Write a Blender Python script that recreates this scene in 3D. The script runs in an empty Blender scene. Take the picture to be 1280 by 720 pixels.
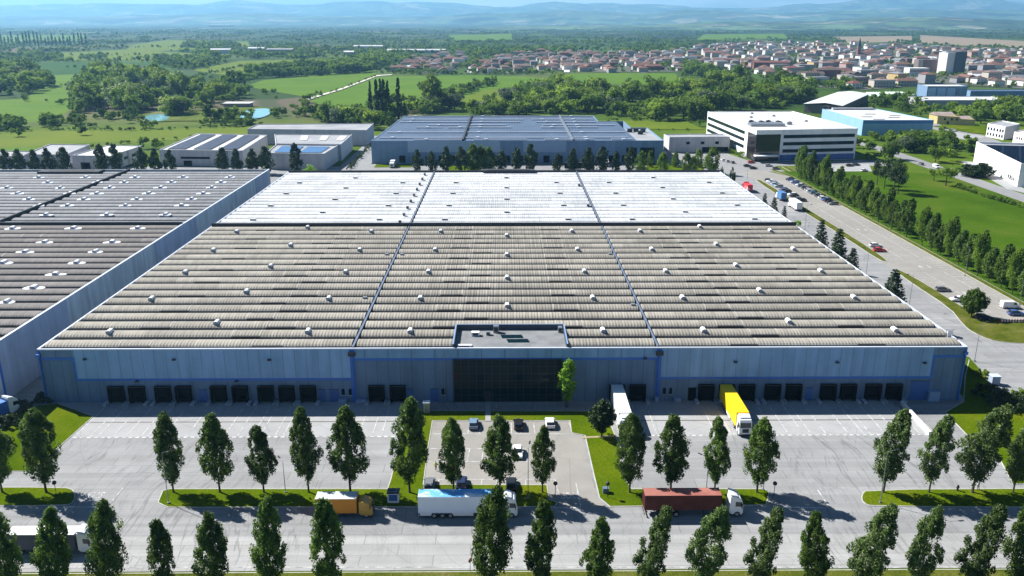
import bpy, bmesh, math, random
import numpy as np
from mathutils import Vector, Matrix

# ------------------------------------------------------------------ camera, sky, sun, exposure
scene = bpy.context.scene
COL = scene.collection
FPX, YH, CAMH = 1060.0, 24.0, 78.0            # focal length in px of a 1280 px wide frame, horizon row, flying height
PITCH = math.atan((360 - YH) / FPX)
YAW = math.atan(8 / FPX)
cam = bpy.data.cameras.new('camera')
cam.sensor_width = 36.0
cam.lens = FPX / 1280 * 36
cam.clip_start = 1.0
cam.clip_end = 60000
camo = bpy.data.objects.new('camera', cam)
COL.objects.link(camo)
camo.location = (0, 0, CAMH)
camo.rotation_euler = (math.pi / 2 - PITCH, 0, -YAW)
scene.camera = camo

SUN_EL, SUN_ROT = math.radians(42.0), math.radians(-58.5)
world = bpy.data.worlds.new('World')
scene.world = world
world.use_nodes = True
wn = world.node_tree
sky = wn.nodes.new('ShaderNodeTexSky')
sky.sky_type = 'NISHITA'
sky.sun_disc = False
sky.sun_elevation = SUN_EL
sky.sun_rotation = SUN_ROT
sky.altitude = 50
sky.air_density = 0.62
sky.dust_density = 0.15
sky.ozone_density = 4.0
wn.links.new(sky.outputs[0], wn.nodes['Background'].inputs[0])
wn.nodes['Background'].inputs[1].default_value = 0.05
# a bank of pale cloud standing over the horizon
cb = wn.nodes.new('ShaderNodeBackground')
cb.inputs[0].default_value = (0.92, 0.96, 1.0, 1)
cb.inputs[1].default_value = 0.62
tc = wn.nodes.new('ShaderNodeTexCoord')
mp = wn.nodes.new('ShaderNodeVectorMath'); mp.operation = 'MULTIPLY'; mp.inputs[1].default_value = (5, 5, 38)
cn = wn.nodes.new('ShaderNodeTexNoise'); cn.inputs['Scale'].default_value = 1.0; cn.inputs['Detail'].default_value = 5
cr_ = wn.nodes.new('ShaderNodeMapRange'); cr_.inputs[1].default_value = 0.40; cr_.inputs[2].default_value = 0.62
sz = wn.nodes.new('ShaderNodeSeparateXYZ')
fd = wn.nodes.new('ShaderNodeMapRange'); fd.inputs[1].default_value = 0.085; fd.inputs[2].default_value = 0.03
ml = wn.nodes.new('ShaderNodeMath'); ml.operation = 'MULTIPLY'
ms = wn.nodes.new('ShaderNodeMixShader')
L_ = wn.links.new
L_(tc.outputs['Generated'], mp.inputs[0]); L_(mp.outputs[0], cn.inputs['Vector']); L_(cn.outputs['Fac'], cr_.inputs[0])
L_(tc.outputs['Generated'], sz.inputs[0]); L_(sz.outputs[2], fd.inputs[0])
L_(cr_.outputs[0], ml.inputs[0]); L_(fd.outputs[0], ml.inputs[1]); L_(ml.outputs[0], ms.inputs[0])
L_(wn.nodes['Background'].outputs[0], ms.inputs[1]); L_(cb.outputs[0], ms.inputs[2])
L_(ms.outputs[0], wn.nodes['World Output'].inputs[0])

sl = bpy.data.lights.new('sun', 'SUN')
sl.energy = 5.0
sl.angle = math.radians(0.5)
sl.color = (1.0, 0.965, 0.915)
so = bpy.data.objects.new('sun', sl)
COL.objects.link(so)
sdir = Vector((math.sin(SUN_ROT) * math.cos(SUN_EL), math.cos(SUN_ROT) * math.cos(SUN_EL), math.sin(SUN_EL)))
so.rotation_euler = sdir.to_track_quat('Z', 'Y').to_euler()
so.location = (-300, 200, 400)

vs = scene.view_settings
scene.display_settings.display_device = 'sRGB'
vs.view_transform = 'Standard'
vs.look = 'None'
vs.gamma = 1
vs.use_curve_mapping = False
vs.exposure = 1.15
scene.render.resolution_x, scene.render.resolution_y = 1024, 576
scene.cycles.max_bounces = 6
scene.cycles.diffuse_bounces = 1
scene.cycles.transparent_max_bounces = 8
scene.cycles.volume_bounces = 0

rnd = random.Random(7)

# ------------------------------------------------------------------ surveying: where a sight line meets the ground or a wall
_f = Vector((math.sin(YAW) * math.cos(PITCH), math.cos(YAW) * math.cos(PITCH), -math.sin(PITCH)))
_r = Vector((math.cos(YAW), -math.sin(YAW), 0))
_u = Vector((math.sin(YAW) * math.sin(PITCH), math.cos(YAW) * math.sin(PITCH), math.cos(PITCH)))
def ray(px, py):
    return _f + _r * ((px - 640) / FPX) + _u * ((360 - py) / FPX)
def G(px, py, z=0.0):
    d = ray(px, py)
    t = (z - CAMH) / d.z
    return (d.x * t, d.y * t)
def FX(px, py, Y):
    d = ray(px, py)
    t = Y / d.y
    return (d.x * t, CAMH + d.z * t)
def PX(x, y, z=0.0):
    v = Vector((x, y, z - CAMH))
    w = max(v.dot(_f), 1e-3)
    return (640 + FPX * v.dot(_r) / w, 360 - FPX * v.dot(_u) / w)
def GP(pts, z=0.0):
    return [G(a, b, z) for a, b in pts]
def inpoly(p, poly):
    x, y = p
    c = False
    j = len(poly) - 1
    for i in range(len(poly)):
        xi, yi = poly[i]; xj, yj = poly[j]
        if (yi > y) != (yj > y) and x < (xj - xi) * (y - yi) / (yj - yi) + xi:
            c = not c
        j = i
    return c

# ------------------------------------------------------------------ materials
class NT:
    def __init__(s, name):
        s.m = bpy.data.materials.new(name)
        s.m.use_nodes = True
        s.t = s.m.node_tree
        s.b = s.t.nodes['Principled BSDF']
        s.pos = None
    def n(s, kind, **kw):
        o = s.t.nodes.new(kind)
        for k, v in kw.items():
            setattr(o, k, v)
        return o
    def put(s, sock, v):
        if v is None: return
        if isinstance(v, bpy.types.NodeSocket): s.t.links.new(v, sock)
        else: sock.default_value = v
    def P(s):
        if s.pos is None: s.pos = s.n('ShaderNodeNewGeometry').outputs['Position']
        return s.pos
    def obj(s):
        return s.n('ShaderNodeTexCoord').outputs['Object']
    def math(s, op, a, b=None, c=None):
        o = s.n('ShaderNodeMath', operation=op)
        s.put(o.inputs[0], a); s.put(o.inputs[1], b)
        if c is not None: s.put(o.inputs[2], c)
        return o.outputs[0]
    def scale(s, vec, sc):
        o = s.n('ShaderNodeVectorMath', operation='MULTIPLY')
        s.put(o.inputs[0], vec); o.inputs[1].default_value = sc
        return o.outputs[0]
    def sep(s, vec):
        o = s.n('ShaderNodeSeparateXYZ'); s.put(o.inputs[0], vec)
        return o.outputs
    def comb(s, x, y, z):
        o = s.n('ShaderNodeCombineXYZ')
        s.put(o.inputs[0], x); s.put(o.inputs[1], y); s.put(o.inputs[2], z)
        return o.outputs[0]
    def noise(s, vec, scale=1.0, detail=4, rough=0.55):
        o = s.n('ShaderNodeTexNoise')
        s.put(o.inputs['Vector'], vec); o.inputs['Scale'].default_value = scale
        o.inputs['Detail'].default_value = detail; o.inputs['Roughness'].default_value = rough
        return o.outputs['Fac']
    def ramp(s, fac, stops, interp='LINEAR'):
        o = s.n('ShaderNodeValToRGB'); s.put(o.inputs[0], fac)
        cr = o.color_ramp; cr.interpolation = interp
        while len(cr.elements) < len(stops): cr.elements.new(0.5)
        for e, (p, c) in zip(cr.elements, stops):
            e.position = p; e.color = (c[0], c[1], c[2], 1)
        return o.outputs[0]
    def step(s, fac, lo, hi):
        o = s.n('ShaderNodeMapRange'); s.put(o.inputs[0], fac)
        o.inputs[1].default_value = lo; o.inputs[2].default_value = hi
        return o.outputs[0]
    def mix(s, fac, a, b, blend='MIX'):
        o = s.n('ShaderNodeMix', data_type='RGBA', blend_type=blend)
        s.put(o.inputs[0], fac)
        for k, v in ((6, a), (7, b)):
            if isinstance(v, tuple): v = (v[0], v[1], v[2], 1)
            s.put(o.inputs[k], v)
        return o.outputs[2]
    def mul(s, col, fac):
        o = s.n('ShaderNodeVectorMath', operation='SCALE')
        s.put(o.inputs[0], col); s.put(o.inputs[3], fac)
        return o.outputs[0]
    def vor(s, vec, scale, feature='F1', rnd_=1.0):
        o = s.n('ShaderNodeTexVoronoi', feature=feature)
        s.put(o.inputs['Vector'], vec); o.inputs['Scale'].default_value = scale
        o.inputs['Randomness'].default_value = rnd_
        return o.outputs
    def bump(s, h, dist, strength=1.0):
        o = s.n('ShaderNodeBump'); s.put(o.inputs['Height'], h)
        o.inputs['Distance'].default_value = dist; o.inputs['Strength'].default_value = strength
        s.t.links.new(o.outputs[0], s.b.inputs['Normal'])
    def out(s, col, rough=0.8, spec=0.3, metal=0.0):
        s.put(s.b.inputs['Base Color'], (col[0], col[1], col[2], 1) if isinstance(col, tuple) else col)
        s.put(s.b.inputs['Roughness'], rough); s.put(s.b.inputs['Specular IOR Level'], spec)
        s.put(s.b.inputs['Metallic'], metal)
        return s.m

def paint(name, c, rough=0.5, spec=0.4, var=0.12, scale=0.8, metal=0.0):
    k = NT(name)
    n = k.noise(k.P(), scale, 4)
    f = k.math('MULTIPLY_ADD', n, 2 * var, 1 - var)
    base = k.comb(c[0], c[1], c[2])
    return k.out(k.mul(base, f), rough, spec, metal)

def two(name, c1, c2, scale=1.0, rough=0.9, detail=5, lo=0.35, hi=0.65, spec=0.2, stretch=(1, 1, 1), fine=0.0, fscale=8.0):
    k = NT(name)
    f = k.step(k.noise(k.scale(k.P(), stretch), scale, detail), lo, hi)
    col = k.mix(f, c1, c2)
    if fine:
        g = k.noise(k.P(), fscale, 3)
        col = k.mul(col, k.math('MULTIPLY_ADD', g, 2 * fine, 1 - fine))
    return k.out(col, rough, spec)

def asphalt(name, c, warm=0.0, tracks=True):
    k = NT(name)
    p = k.P()
    big = k.noise(p, 0.035, 4)
    mid = k.noise(p, 0.25, 5)
    fine = k.noise(p, 3.0, 3)
    col = k.comb(c[0], c[1], c[2])
    col = k.mul(col, k.math('MULTIPLY_ADD', big, 0.5, 0.75))
    col = k.mul(col, k.math('MULTIPLY_ADD', mid, 0.34, 0.83))
    col = k.mul(col, k.math('MULTIPLY_ADD', fine, 0.24, 0.88))
    if tracks:
        tr = k.noise(k.scale(p, (0.012, 0.55, 1)), 1.0, 4)
        col = k.mul(col, k.math('MULTIPLY_ADD', k.step(tr, 0.42, 0.62), 0.14, 0.90))
        # manoeuvring marks: long bent tyre tracks, darkest where lorries swing to the docks
        wb_ = k.n('ShaderNodeVectorMath', operation='ADD')
        wz = k.n('ShaderNodeTexNoise'); k.put(wz.inputs['Vector'], p); wz.inputs['Scale'].default_value = 0.02
        k.put(wb_.inputs[0], p); k.put(wb_.inputs[1], k.scale(wz.outputs['Color'], (26, 26, 0)))
        tk = k.noise(k.scale(wb_.outputs[0], (0.5, 0.035, 1)), 1.0, 3)
        tk2 = k.step(k.math('ABSOLUTE', k.math('SUBTRACT', tk, 0.5)), 0.022, 0.004)
        area = k.step(k.noise(p, 0.022, 2), 0.46, 0.60)
        col = k.mul(col, k.math('MULTIPLY_ADD', k.math('MULTIPLY', tk2, area), -0.30, 1.0))
        # resurfaced rectangles
        bk = k.n('ShaderNodeTexBrick'); k.put(bk.inputs['Vector'], k.scale(p, (0.045, 0.09, 0)))
        bk.inputs['Mortar Size'].default_value = 0.004; bk.inputs['Color1'].default_value = (1, 1, 1, 1); bk.inputs['Color2'].default_value = (.88, .88, .88, 1); bk.inputs['Mortar'].default_value = (.62, .62, .62, 1)
        bk.inputs['Scale'].default_value = 1.0
        col = k.mix(0.8, col, bk.outputs[0], 'MULTIPLY')
    # oil and tyre stains, patched seams
    st = k.step(k.noise(p, 0.16, 6, 0.65), 0.60, 0.72)
    col = k.mix(k.math('MULTIPLY', st, 0.28), col, (c[0] * .45, c[1] * .44, c[2] * .44))
    cr = k.vor(k.scale(p, (1, 1, 0)), 0.085, 'DISTANCE_TO_EDGE')[0]
    crk = k.math('MULTIPLY', k.step(cr, 0.008, 0.002), 0.35)
    col = k.mix(crk, col, (c[0] * .5, c[1] * .5, c[2] * .5))
    return k.out(col, 0.88, 0.25)

def grass(name, c1, c2, c3, s=0.06):
    k = NT(name)
    p = k.P()
    a = k.noise(p, s, 5)
    b = k.noise(p, 1.3, 4)
    col = k.ramp(a, [(0.30, c1), (0.52, c2), (0.72, c3)])
    dry = k.step(k.noise(p, 0.22, 6, 0.7), 0.56, 0.74)
    col = k.mix(k.math('MULTIPLY', dry, 0.5), col, (c3[0] * 1.25, c3[1] * .95, c3[2] * 1.3))
    col = k.mul(col, k.math('MULTIPLY_ADD', b, 0.7, 0.65))
    k.bump(k.noise(p, 2.2, 4), 0.25, 0.7)
    return k.out(col, 1.0, 0.0)

def leaf(name, dark, mid, light, scale=0.5, trans=0.3):
    k = NT(name)
    o = k.obj()
    a = k.noise(o, scale, 3)
    b = k.noise(o, 4.0, 2)
    oi = k.n('ShaderNodeObjectInfo').outputs['Random']
    col = k.ramp(a, [(0.32, dark), (0.5, mid), (0.70, light)])
    col = k.mul(col, k.math('MULTIPLY_ADD', b, 0.7, 0.65))
    col = k.mul(col, k.math('MULTIPLY_ADD', oi, 0.5, 0.75))
    k.out(col, 0.6, 0.25)
    tr = k.n('ShaderNodeBsdfTranslucent')
    k.t.links.new(k.mul(col, 1.3), tr.inputs[0])
    mx = k.n('ShaderNodeMixShader')
    mx.inputs[0].default_value = trans
    k.t.links.new(k.b.outputs[0], mx.inputs[1]); k.t.links.new(tr.outputs[0], mx.inputs[2])
    k.t.links.new(mx.outputs[0], k.t.nodes['Material Output'].inputs[0])
    return k.m

def panels(name, c, width=2.45, axis=0, streak=0.25, joint=0.05, off=0.0):
    """precast facade: vertical joints, each panel its own tone, rain streaks"""
    k = NT(name)
    p = k.P()
    sx = k.sep(p)
    u = k.math('DIVIDE', k.math('ADD', sx[axis], off + 1000), width)
    fr = k.math('FRACT', u)
    wn_ = k.n('ShaderNodeTexWhiteNoise', noise_dimensions='1D')
    k.put(wn_.inputs['W'], k.math('FLOOR', u))
    tone = k.math('MULTIPLY_ADD', wn_.outputs[0], 0.12, 0.94)
    j = k.math('LESS_THAN', fr, joint)
    st = k.noise(k.scale(p, (0.45, 0.45, 0.05)), 1.0, 4)
    blot = k.noise(p, 0.35, 5)
    col = k.comb(c[0], c[1], c[2])
    col = k.mul(col, tone)
    col = k.mul(col, k.math('MULTIPLY_ADD', k.step(st, 0.35, 0.7), -streak, 1.0))
    col = k.mul(col, k.math('MULTIPLY_ADD', blot, 0.3, 0.85))
    col = k.mul(col, k.math('MULTIPLY_ADD', j, -0.35, 1.0))
    return k.out(col, 0.75, 0.3)

def ribroof(name, c1, c2, amp=0.25, white=False, seed=0.0):
    """ribbed fibre-cement or painted vault sheets, laid in lengths, weathered in stripes across the vault"""
    k = NT(name)
    p = k.P()
    s = k.sep(p)
    row = k.math('FLOOR', k.math('DIVIDE', k.math('ADD', s[1], 5.75 * 30 - 166.35), ROWP))
    wv = k.noise(k.comb(k.math('MULTIPLY', s[0], 1.15), k.math('MULTIPLY', row, 7.3), seed), 1.0, 2)
    f = k.step(wv, 0.38, 0.62)
    # fresher / dirtier lengths
    ln = k.n('ShaderNodeTexWhiteNoise', noise_dimensions='2D')
    k.put(ln.inputs['Vector'], k.comb(k.math('FLOOR', k.math('DIVIDE', k.math('ADD', s[0], k.math('MULTIPLY', row, 3.7)), 9.0)), row, 0.0))
    big = k.noise(p, 0.045, 4)
    fine = k.noise(p, 0.9, 5)
    run = k.noise(k.scale(p, (1.6, 0.10, 0.2)), 1.0, 5)
    col = k.mix(f, c1, c2)
    if not white:
        mid = k.math('MULTIPLY_ADD', k.math('ABSOLUTE', s[0]), -0.028, 1.0)
        st = k.math('MULTIPLY', k.step(k.math('SINE', k.math('MULTIPLY', s[0], 5.4)), 0.1, 0.9), k.step(mid, 0.0, 0.6))
        st2 = k.math('MULTIPLY', st, k.step(k.noise(k.comb(s[0], row, 2.0), 0.6, 3), 0.35, 0.6))
        col = k.mix(k.math('MULTIPLY', st2, 0.5), col, (c1[0] * .45, c1[1] * .43, c1[2] * .38))
    rw = k.n('ShaderNodeTexWhiteNoise', noise_dimensions='1D'); k.put(rw.inputs['W'], k.math('ADD', row, seed * 3.1 + .5))
    col = k.mul(col, k.math('MULTIPLY_ADD', rw.outputs[0], 0.16, 0.92))
    col = k.mul(col, k.math('MULTIPLY_ADD', ln.outputs[0], amp, 1 - amp / 2))
    col = k.mul(col, k.math('MULTIPLY_ADD', big, 0.4, 0.8))
    col = k.mul(col, k.math('MULTIPLY_ADD', fine, 0.36, 0.82))
    col = k.mix(k.math('MULTIPLY', k.step(run, 0.52, 0.75), 0.45), col, (c1[0] * .55, c1[1] * .50, c1[2] * .46))
    moss = k.step(k.noise(p, 0.11, 6, 0.7), 0.58, 0.72)
    col = k.mix(k.math('MULTIPLY', moss, 0.0 if white and c1[0] > .3 else 0.42), col, (c1[0] * .6, c1[1] * .62, c1[2] * .5))
    k.bump(k.math('SINE', k.math('MULTIPLY', s[0], 9.0)), 0.05, 0.5)
    return k.out(col, 0.8, 0.25)

# ------------------------------------------------------------------ mesh building
class MB:
    def __init__(s):
        s.v, s.f, s.m = [], [], []
    def add(s, vs_, fs, mi=0):
        b = len(s.v)
        s.v.extend([tuple(q) for q in vs_])
        for q in fs:
            s.f.append([b + i for i in q]); s.m.append(mi)
        return s
    def box(s, x0, x1, y0, y1, z0, z1, mi=0):
        return s.add([(x0, y0, z0), (x1, y0, z0), (x1, y1, z0), (x0, y1, z0), (x0, y0, z1), (x1, y0, z1), (x1, y1, z1), (x0, y1, z1)],
                     [(0, 3, 2, 1), (4, 5, 6, 7), (0, 1, 5, 4), (1, 2, 6, 5), (2, 3, 7, 6), (3, 0, 4, 7)], mi)
    def poly(s, pts, mi=0):
        return s.add(pts, [tuple(range(len(pts)))], mi)
    def sheet(s, pts, z, mi=0):
        a = sum(pts[i][0] * pts[(i + 1) % len(pts)][1] - pts[(i + 1) % len(pts)][0] * pts[i][1] for i in range(len(pts)))
        if a < 0: pts = pts[::-1]
        return s.poly([(x, y, z) for x, y in pts], mi)
    def prism(s, pts, z0, z1, mi=0, top=None, bottom=True):
        a = sum(pts[i][0] * pts[(i + 1) % len(pts)][1] - pts[(i + 1) % len(pts)][0] * pts[i][1] for i in range(len(pts)))
        if a < 0: pts = pts[::-1]
        n = len(pts)
        vv = [(x, y, z0) for x, y in pts] + [(x, y, z1) for x, y in pts]
        s.add(vv, [(i, (i + 1) % n, n + (i + 1) % n, n + i) for i in range(n)], mi)
        s.poly([(x, y, z1) for x, y in pts], mi if top is None else top)
        if bottom: s.poly([(x, y, z0) for x, y in pts[::-1]], mi)
        return s
    def walls(s, pts, z0, z1, th=0.3, mi=0):
        inn = inset(pts, th)
        n = len(pts)
        a = sum(pts[i][0] * pts[(i + 1) % n][1] - pts[(i + 1) % n][0] * pts[i][1] for i in range(n))
        if a < 0: pts, inn = pts[::-1], inn[::-1]
        vv = [(x, y, z0) for x, y in pts] + [(x, y, z1) for x, y in pts] + [(x, y, z1) for x, y in inn] + [(x, y, z0) for x, y in inn]
        fs = []
        for i in range(n):
            j = (i + 1) % n
            fs += [(i, j, n + j, n + i), (n + i, n + j, 2 * n + j, 2 * n + i), (2 * n + i, 2 * n + j, 3 * n + j, 3 * n + i)]
        return s.add(vv, fs, mi)
    def ext(s, prof, y0, y1, mi=0, inset_=0.0, caps=True):
        """side profile in (x, z) pulled along y; the two ends can be drawn in"""
        n = len(prof)
        cx = sum(p[0] for p in prof) / n; cz = sum(p[1] for p in prof) / n
        def sh(p):
            if not inset_: return p
            dx, dz = p[0] - cx, p[1] - cz
            l = math.hypot(dx, dz) or 1
            return (p[0] - dx / l * inset_, p[1] - dz / l * inset_)
        if inset_:
            secs = [(y0, True), (y0 + inset_ * 1.2, False), (y1 - inset_ * 1.2, False), (y1, True)]
        else:
            secs = [(y0, False), (y1, False)]
        vv = []
        for y, dr in secs:
            vv += [((sh(p) if dr else p)[0], y, (sh(p) if dr else p)[1]) for p in prof]
        fs = []
        for k in range(len(secs) - 1):
            for i in range(n):
                j = (i + 1) % n
                fs.append((k * n + i, k * n + j, (k + 1) * n + j, (k + 1) * n + i))
        if caps:
            fs.append(tuple(range(n))[::-1]); fs.append(tuple((len(secs) - 1) * n + i for i in range(n)))
        return s.add(vv, fs, mi)
    def tube(s, p0, p1, r0, r1=None, n=8, mi=0):
        r1 = r0 if r1 is None else r1
        p0, p1 = Vector(p0), Vector(p1)
        d = (p1 - p0).normalized()
        a = d.orthogonal().normalized(); b = d.cross(a)
        vv = []
        for p, r in ((p0, r0), (p1, r1)):
            for i in range(n):
                t = 2 * math.pi * i / n
                vv.append(p + a * (math.cos(t) * r) + b * (math.sin(t) * r))
        fs = [(i, (i + 1) % n, n + (i + 1) % n, n + i) for i in range(n)]
        fs += [tuple(range(n))[::-1], tuple(range(n, 2 * n))]
        return s.add(vv, fs, mi)
    def ball(s, c, r, mi=0, n=8, k=6, sz=1.0):
        vv, fs = [], []
        for i in range(k + 1):
            ph = math.pi * i / k
            for j in range(n):
                t = 2 * math.pi * j / n
                vv.append((c[0] + r * math.sin(ph) * math.cos(t), c[1] + r * math.sin(ph) * math.sin(t), c[2] + r * sz * math.cos(ph)))
        for i in range(k):
            for j in range(n):
                fs.append((i * n + j, (i + 1) * n + j, (i + 1) * n + (j + 1) % n, i * n + (j + 1) % n))
        return s.add(vv, fs, mi)
    def build(s, name, mats, parent=None, smooth=False, fix=False):
        off = Vector((0, 0, 0))
        q = parent
        while q is not None:
            off += q.location; q = q.parent
        me = bpy.data.meshes.new(name)
        me.from_pydata([(x - off.x, y - off.y, z - off.z) for x, y, z in s.v], [], s.f)
        for m_ in (mats if isinstance(mats, (list, tuple)) else [mats]): me.materials.append(m_)
        if any(s.m): me.polygons.foreach_set('material_index', s.m)
        if fix:
            bm = bmesh.new(); bm.from_mesh(me); bmesh.ops.recalc_face_normals(bm, faces=bm.faces); bm.to_mesh(me); bm.free()
        if smooth: me.polygons.foreach_set('use_smooth', [True] * len(me.polygons))
        me.update()
        o = bpy.data.objects.new(name, me)
        COL.objects.link(o)
        if parent is not None: o.parent = parent
        return o

def inset(pts, d):
    n = len(pts)
    a = sum(pts[i][0] * pts[(i + 1) % n][1] - pts[(i + 1) % n][0] * pts[i][1] for i in range(n))
    sg = 1 if a > 0 else -1
    out = []
    for i in range(n):
        p0, p1, p2 = Vector(pts[i - 1]), Vector(pts[i]), Vector(pts[(i + 1) % n])
        e1 = (p1 - p0).normalized(); e2 = (p2 - p1).normalized()
        n1 = Vector((-e1.y, e1.x)) * sg; n2 = Vector((-e2.y, e2.x)) * sg
        b = n1 + n2
        l = b.length_squared
        b = b * (2 / l) if l > 0.2 else n1
        out.append((p1.x + b.x * d, p1.y + b.y * d))
    return out

def smoothpoly(pts, it=2):
    for _ in range(it):
        q = []
        for i in range(len(pts)):
            a, b = pts[i], pts[(i + 1) % len(pts)]
            q += [(a[0] * .75 + b[0] * .25, a[1] * .75 + b[1] * .25), (a[0] * .25 + b[0] * .75, a[1] * .25 + b[1] * .75)]
        pts = q
    return pts

def tag(o, label, cat, group=None):
    o['label'] = label; o['category'] = cat
    if group: o['group'] = group
    return o
def empty(name, loc=(0, 0, 0)):
    o = bpy.data.objects.new(name, None)
    o.empty_display_size = 0.3
    COL.objects.link(o); o.location = loc
    return o
def thing(name, label, cat, loc=(0, 0, 0), group=None):
    return tag(empty(name, loc), label, cat, group)
def structure(o, kind='structure'):
    o['kind'] = kind
    return o
KIDS = {}
def kids(o):
    return list(o.children)
def copy_tree(o, parent=None):
    c = o.copy(); COL.objects.link(c)
    if parent is not None: c.parent = parent
    for ch in kids(o): copy_tree(ch, c)
    return c
def drop(o):
    for ch in kids(o): drop(ch)
    bpy.data.objects.remove(o)
def place(proto, x, y, rz=0.0, sc=1.0, z=0.0):
    c = copy_tree(proto)
    c.location = (x, y, z); c.rotation_euler = (0, 0, rz)
    c.scale = sc if isinstance(sc, tuple) else (sc, sc, sc)
    return c
ORD = ['first', 'second', 'third', 'fourth', 'fifth', 'sixth', 'seventh', 'eighth', 'ninth', 'tenth', 'eleventh', 'twelfth', 'thirteenth',
       'fourteenth', 'fifteenth', 'sixteenth', 'seventeenth', 'eighteenth', 'nineteenth', 'twentieth', 'twenty-first', 'twenty-second',
       'twenty-third', 'twenty-fourth', 'twenty-fifth', 'twenty-sixth', 'twenty-seventh', 'twenty-eighth', 'twenty-ninth', 'thirtieth',
       'thirty-first', 'thirty-second', 'thirty-third', 'thirty-fourth', 'thirty-fifth', 'thirty-sixth', 'thirty-seventh', 'thirty-eighth']

ROWP = 5.75                                   # pitch of the roof vaults
# ------------------------------------------------------------------ palette
A_MAIN = asphalt('worn_concrete_asphalt', (0.258, 0.262, 0.264))
A_BAY = asphalt('pale_concrete_bay', (0.300, 0.305, 0.308), tracks=False)
A_PARK = asphalt('brownish_parking_asphalt', (0.248, 0.238, 0.218), tracks=False)
A_ROAD = asphalt('grey_road_asphalt', (0.22, 0.222, 0.225), tracks=False)
CONC = two('concrete', (0.36, 0.35, 0.33), (0.48, 0.47, 0.44), 0.6, 0.85)
WHITE_LINE = two('worn_white_marking', (0.27, 0.275, 0.28), (0.56, 0.56, 0.55), 0.9, 0.8, lo=0.38, hi=0.62)
LAWN = grass('lawn', (0.042, 0.078, 0.002), (0.072, 0.112, 0.003), (0.110, 0.130, 0.007))
MEADOW = grass('meadow', (0.050, 0.105, 0.020), (0.080, 0.150, 0.022), (0.13, 0.18, 0.04), 0.012)
VERGE = grass('dry_verge', (0.050, 0.070, 0.008), (0.085, 0.098, 0.015), (0.13, 0.125, 0.04), 0.2)
A_FRONT = asphalt('pale_front_road', (0.318, 0.320, 0.314))  # paler asphalt for the front road strip
STEEL = paint('galvanised_steel', (0.26, 0.28, 0.30), 0.4, 0.5, 0.1, metal=0.5)
DARK = paint('dark_metal', (0.025, 0.028, 0.034), 0.5, 0.4)
RUBBER = paint('tyre_rubber', (0.018, 0.018, 0.019), 0.85, 0.2)
RIM = paint('wheel_rim', (0.42, 0.42, 0.44), 0.35, 0.5, metal=0.6)
WHITE = paint('white_paint', (0.80, 0.80, 0.80), 0.4, 0.45, 0.05)
BLUE_TRIM = paint('blue_trim', (0.035, 0.15, 0.50), 0.5, 0.4, 0.18)
BLUE_DOOR = paint('blue_door', (0.045, 0.12, 0.34), 0.5, 0.4, 0.15)
BLACKISH = paint('dock_shelter_black', (0.006, 0.006, 0.008), 0.95, 0.02)
def glass(name, c, rough=0.06, spec=0.6):
    k = NT(name); return k.out(c, rough, spec)
GLASS = glass('dark_glass', (0.003, 0.015, 0.021), 0.05, 0.10)
CARGLASS = glass('car_glass', (0.015, 0.018, 0.022), 0.08, 0.6)
BARK = two('bark', (0.045, 0.036, 0.028), (0.10, 0.085, 0.065), 6.0, 0.95, stretch=(1, 1, 0.25))
LAMP_GLASS = paint('lamp_lens', (0.7, 0.72, 0.75), 0.15, 0.6, 0.03)
RED_LENS = paint('red_lens', (0.45, 0.02, 0.02), 0.2, 0.6, 0.05)
# ------------------------------------------------------------------ ground, roads, yards
Y0 = 165.8
def flat(name, polys, z, mat, kind='structure'):
    mb = MB()
    for pl in polys: mb.sheet(pl, z)
    o = mb.build(name, mat)
    return structure(o, kind)

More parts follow.
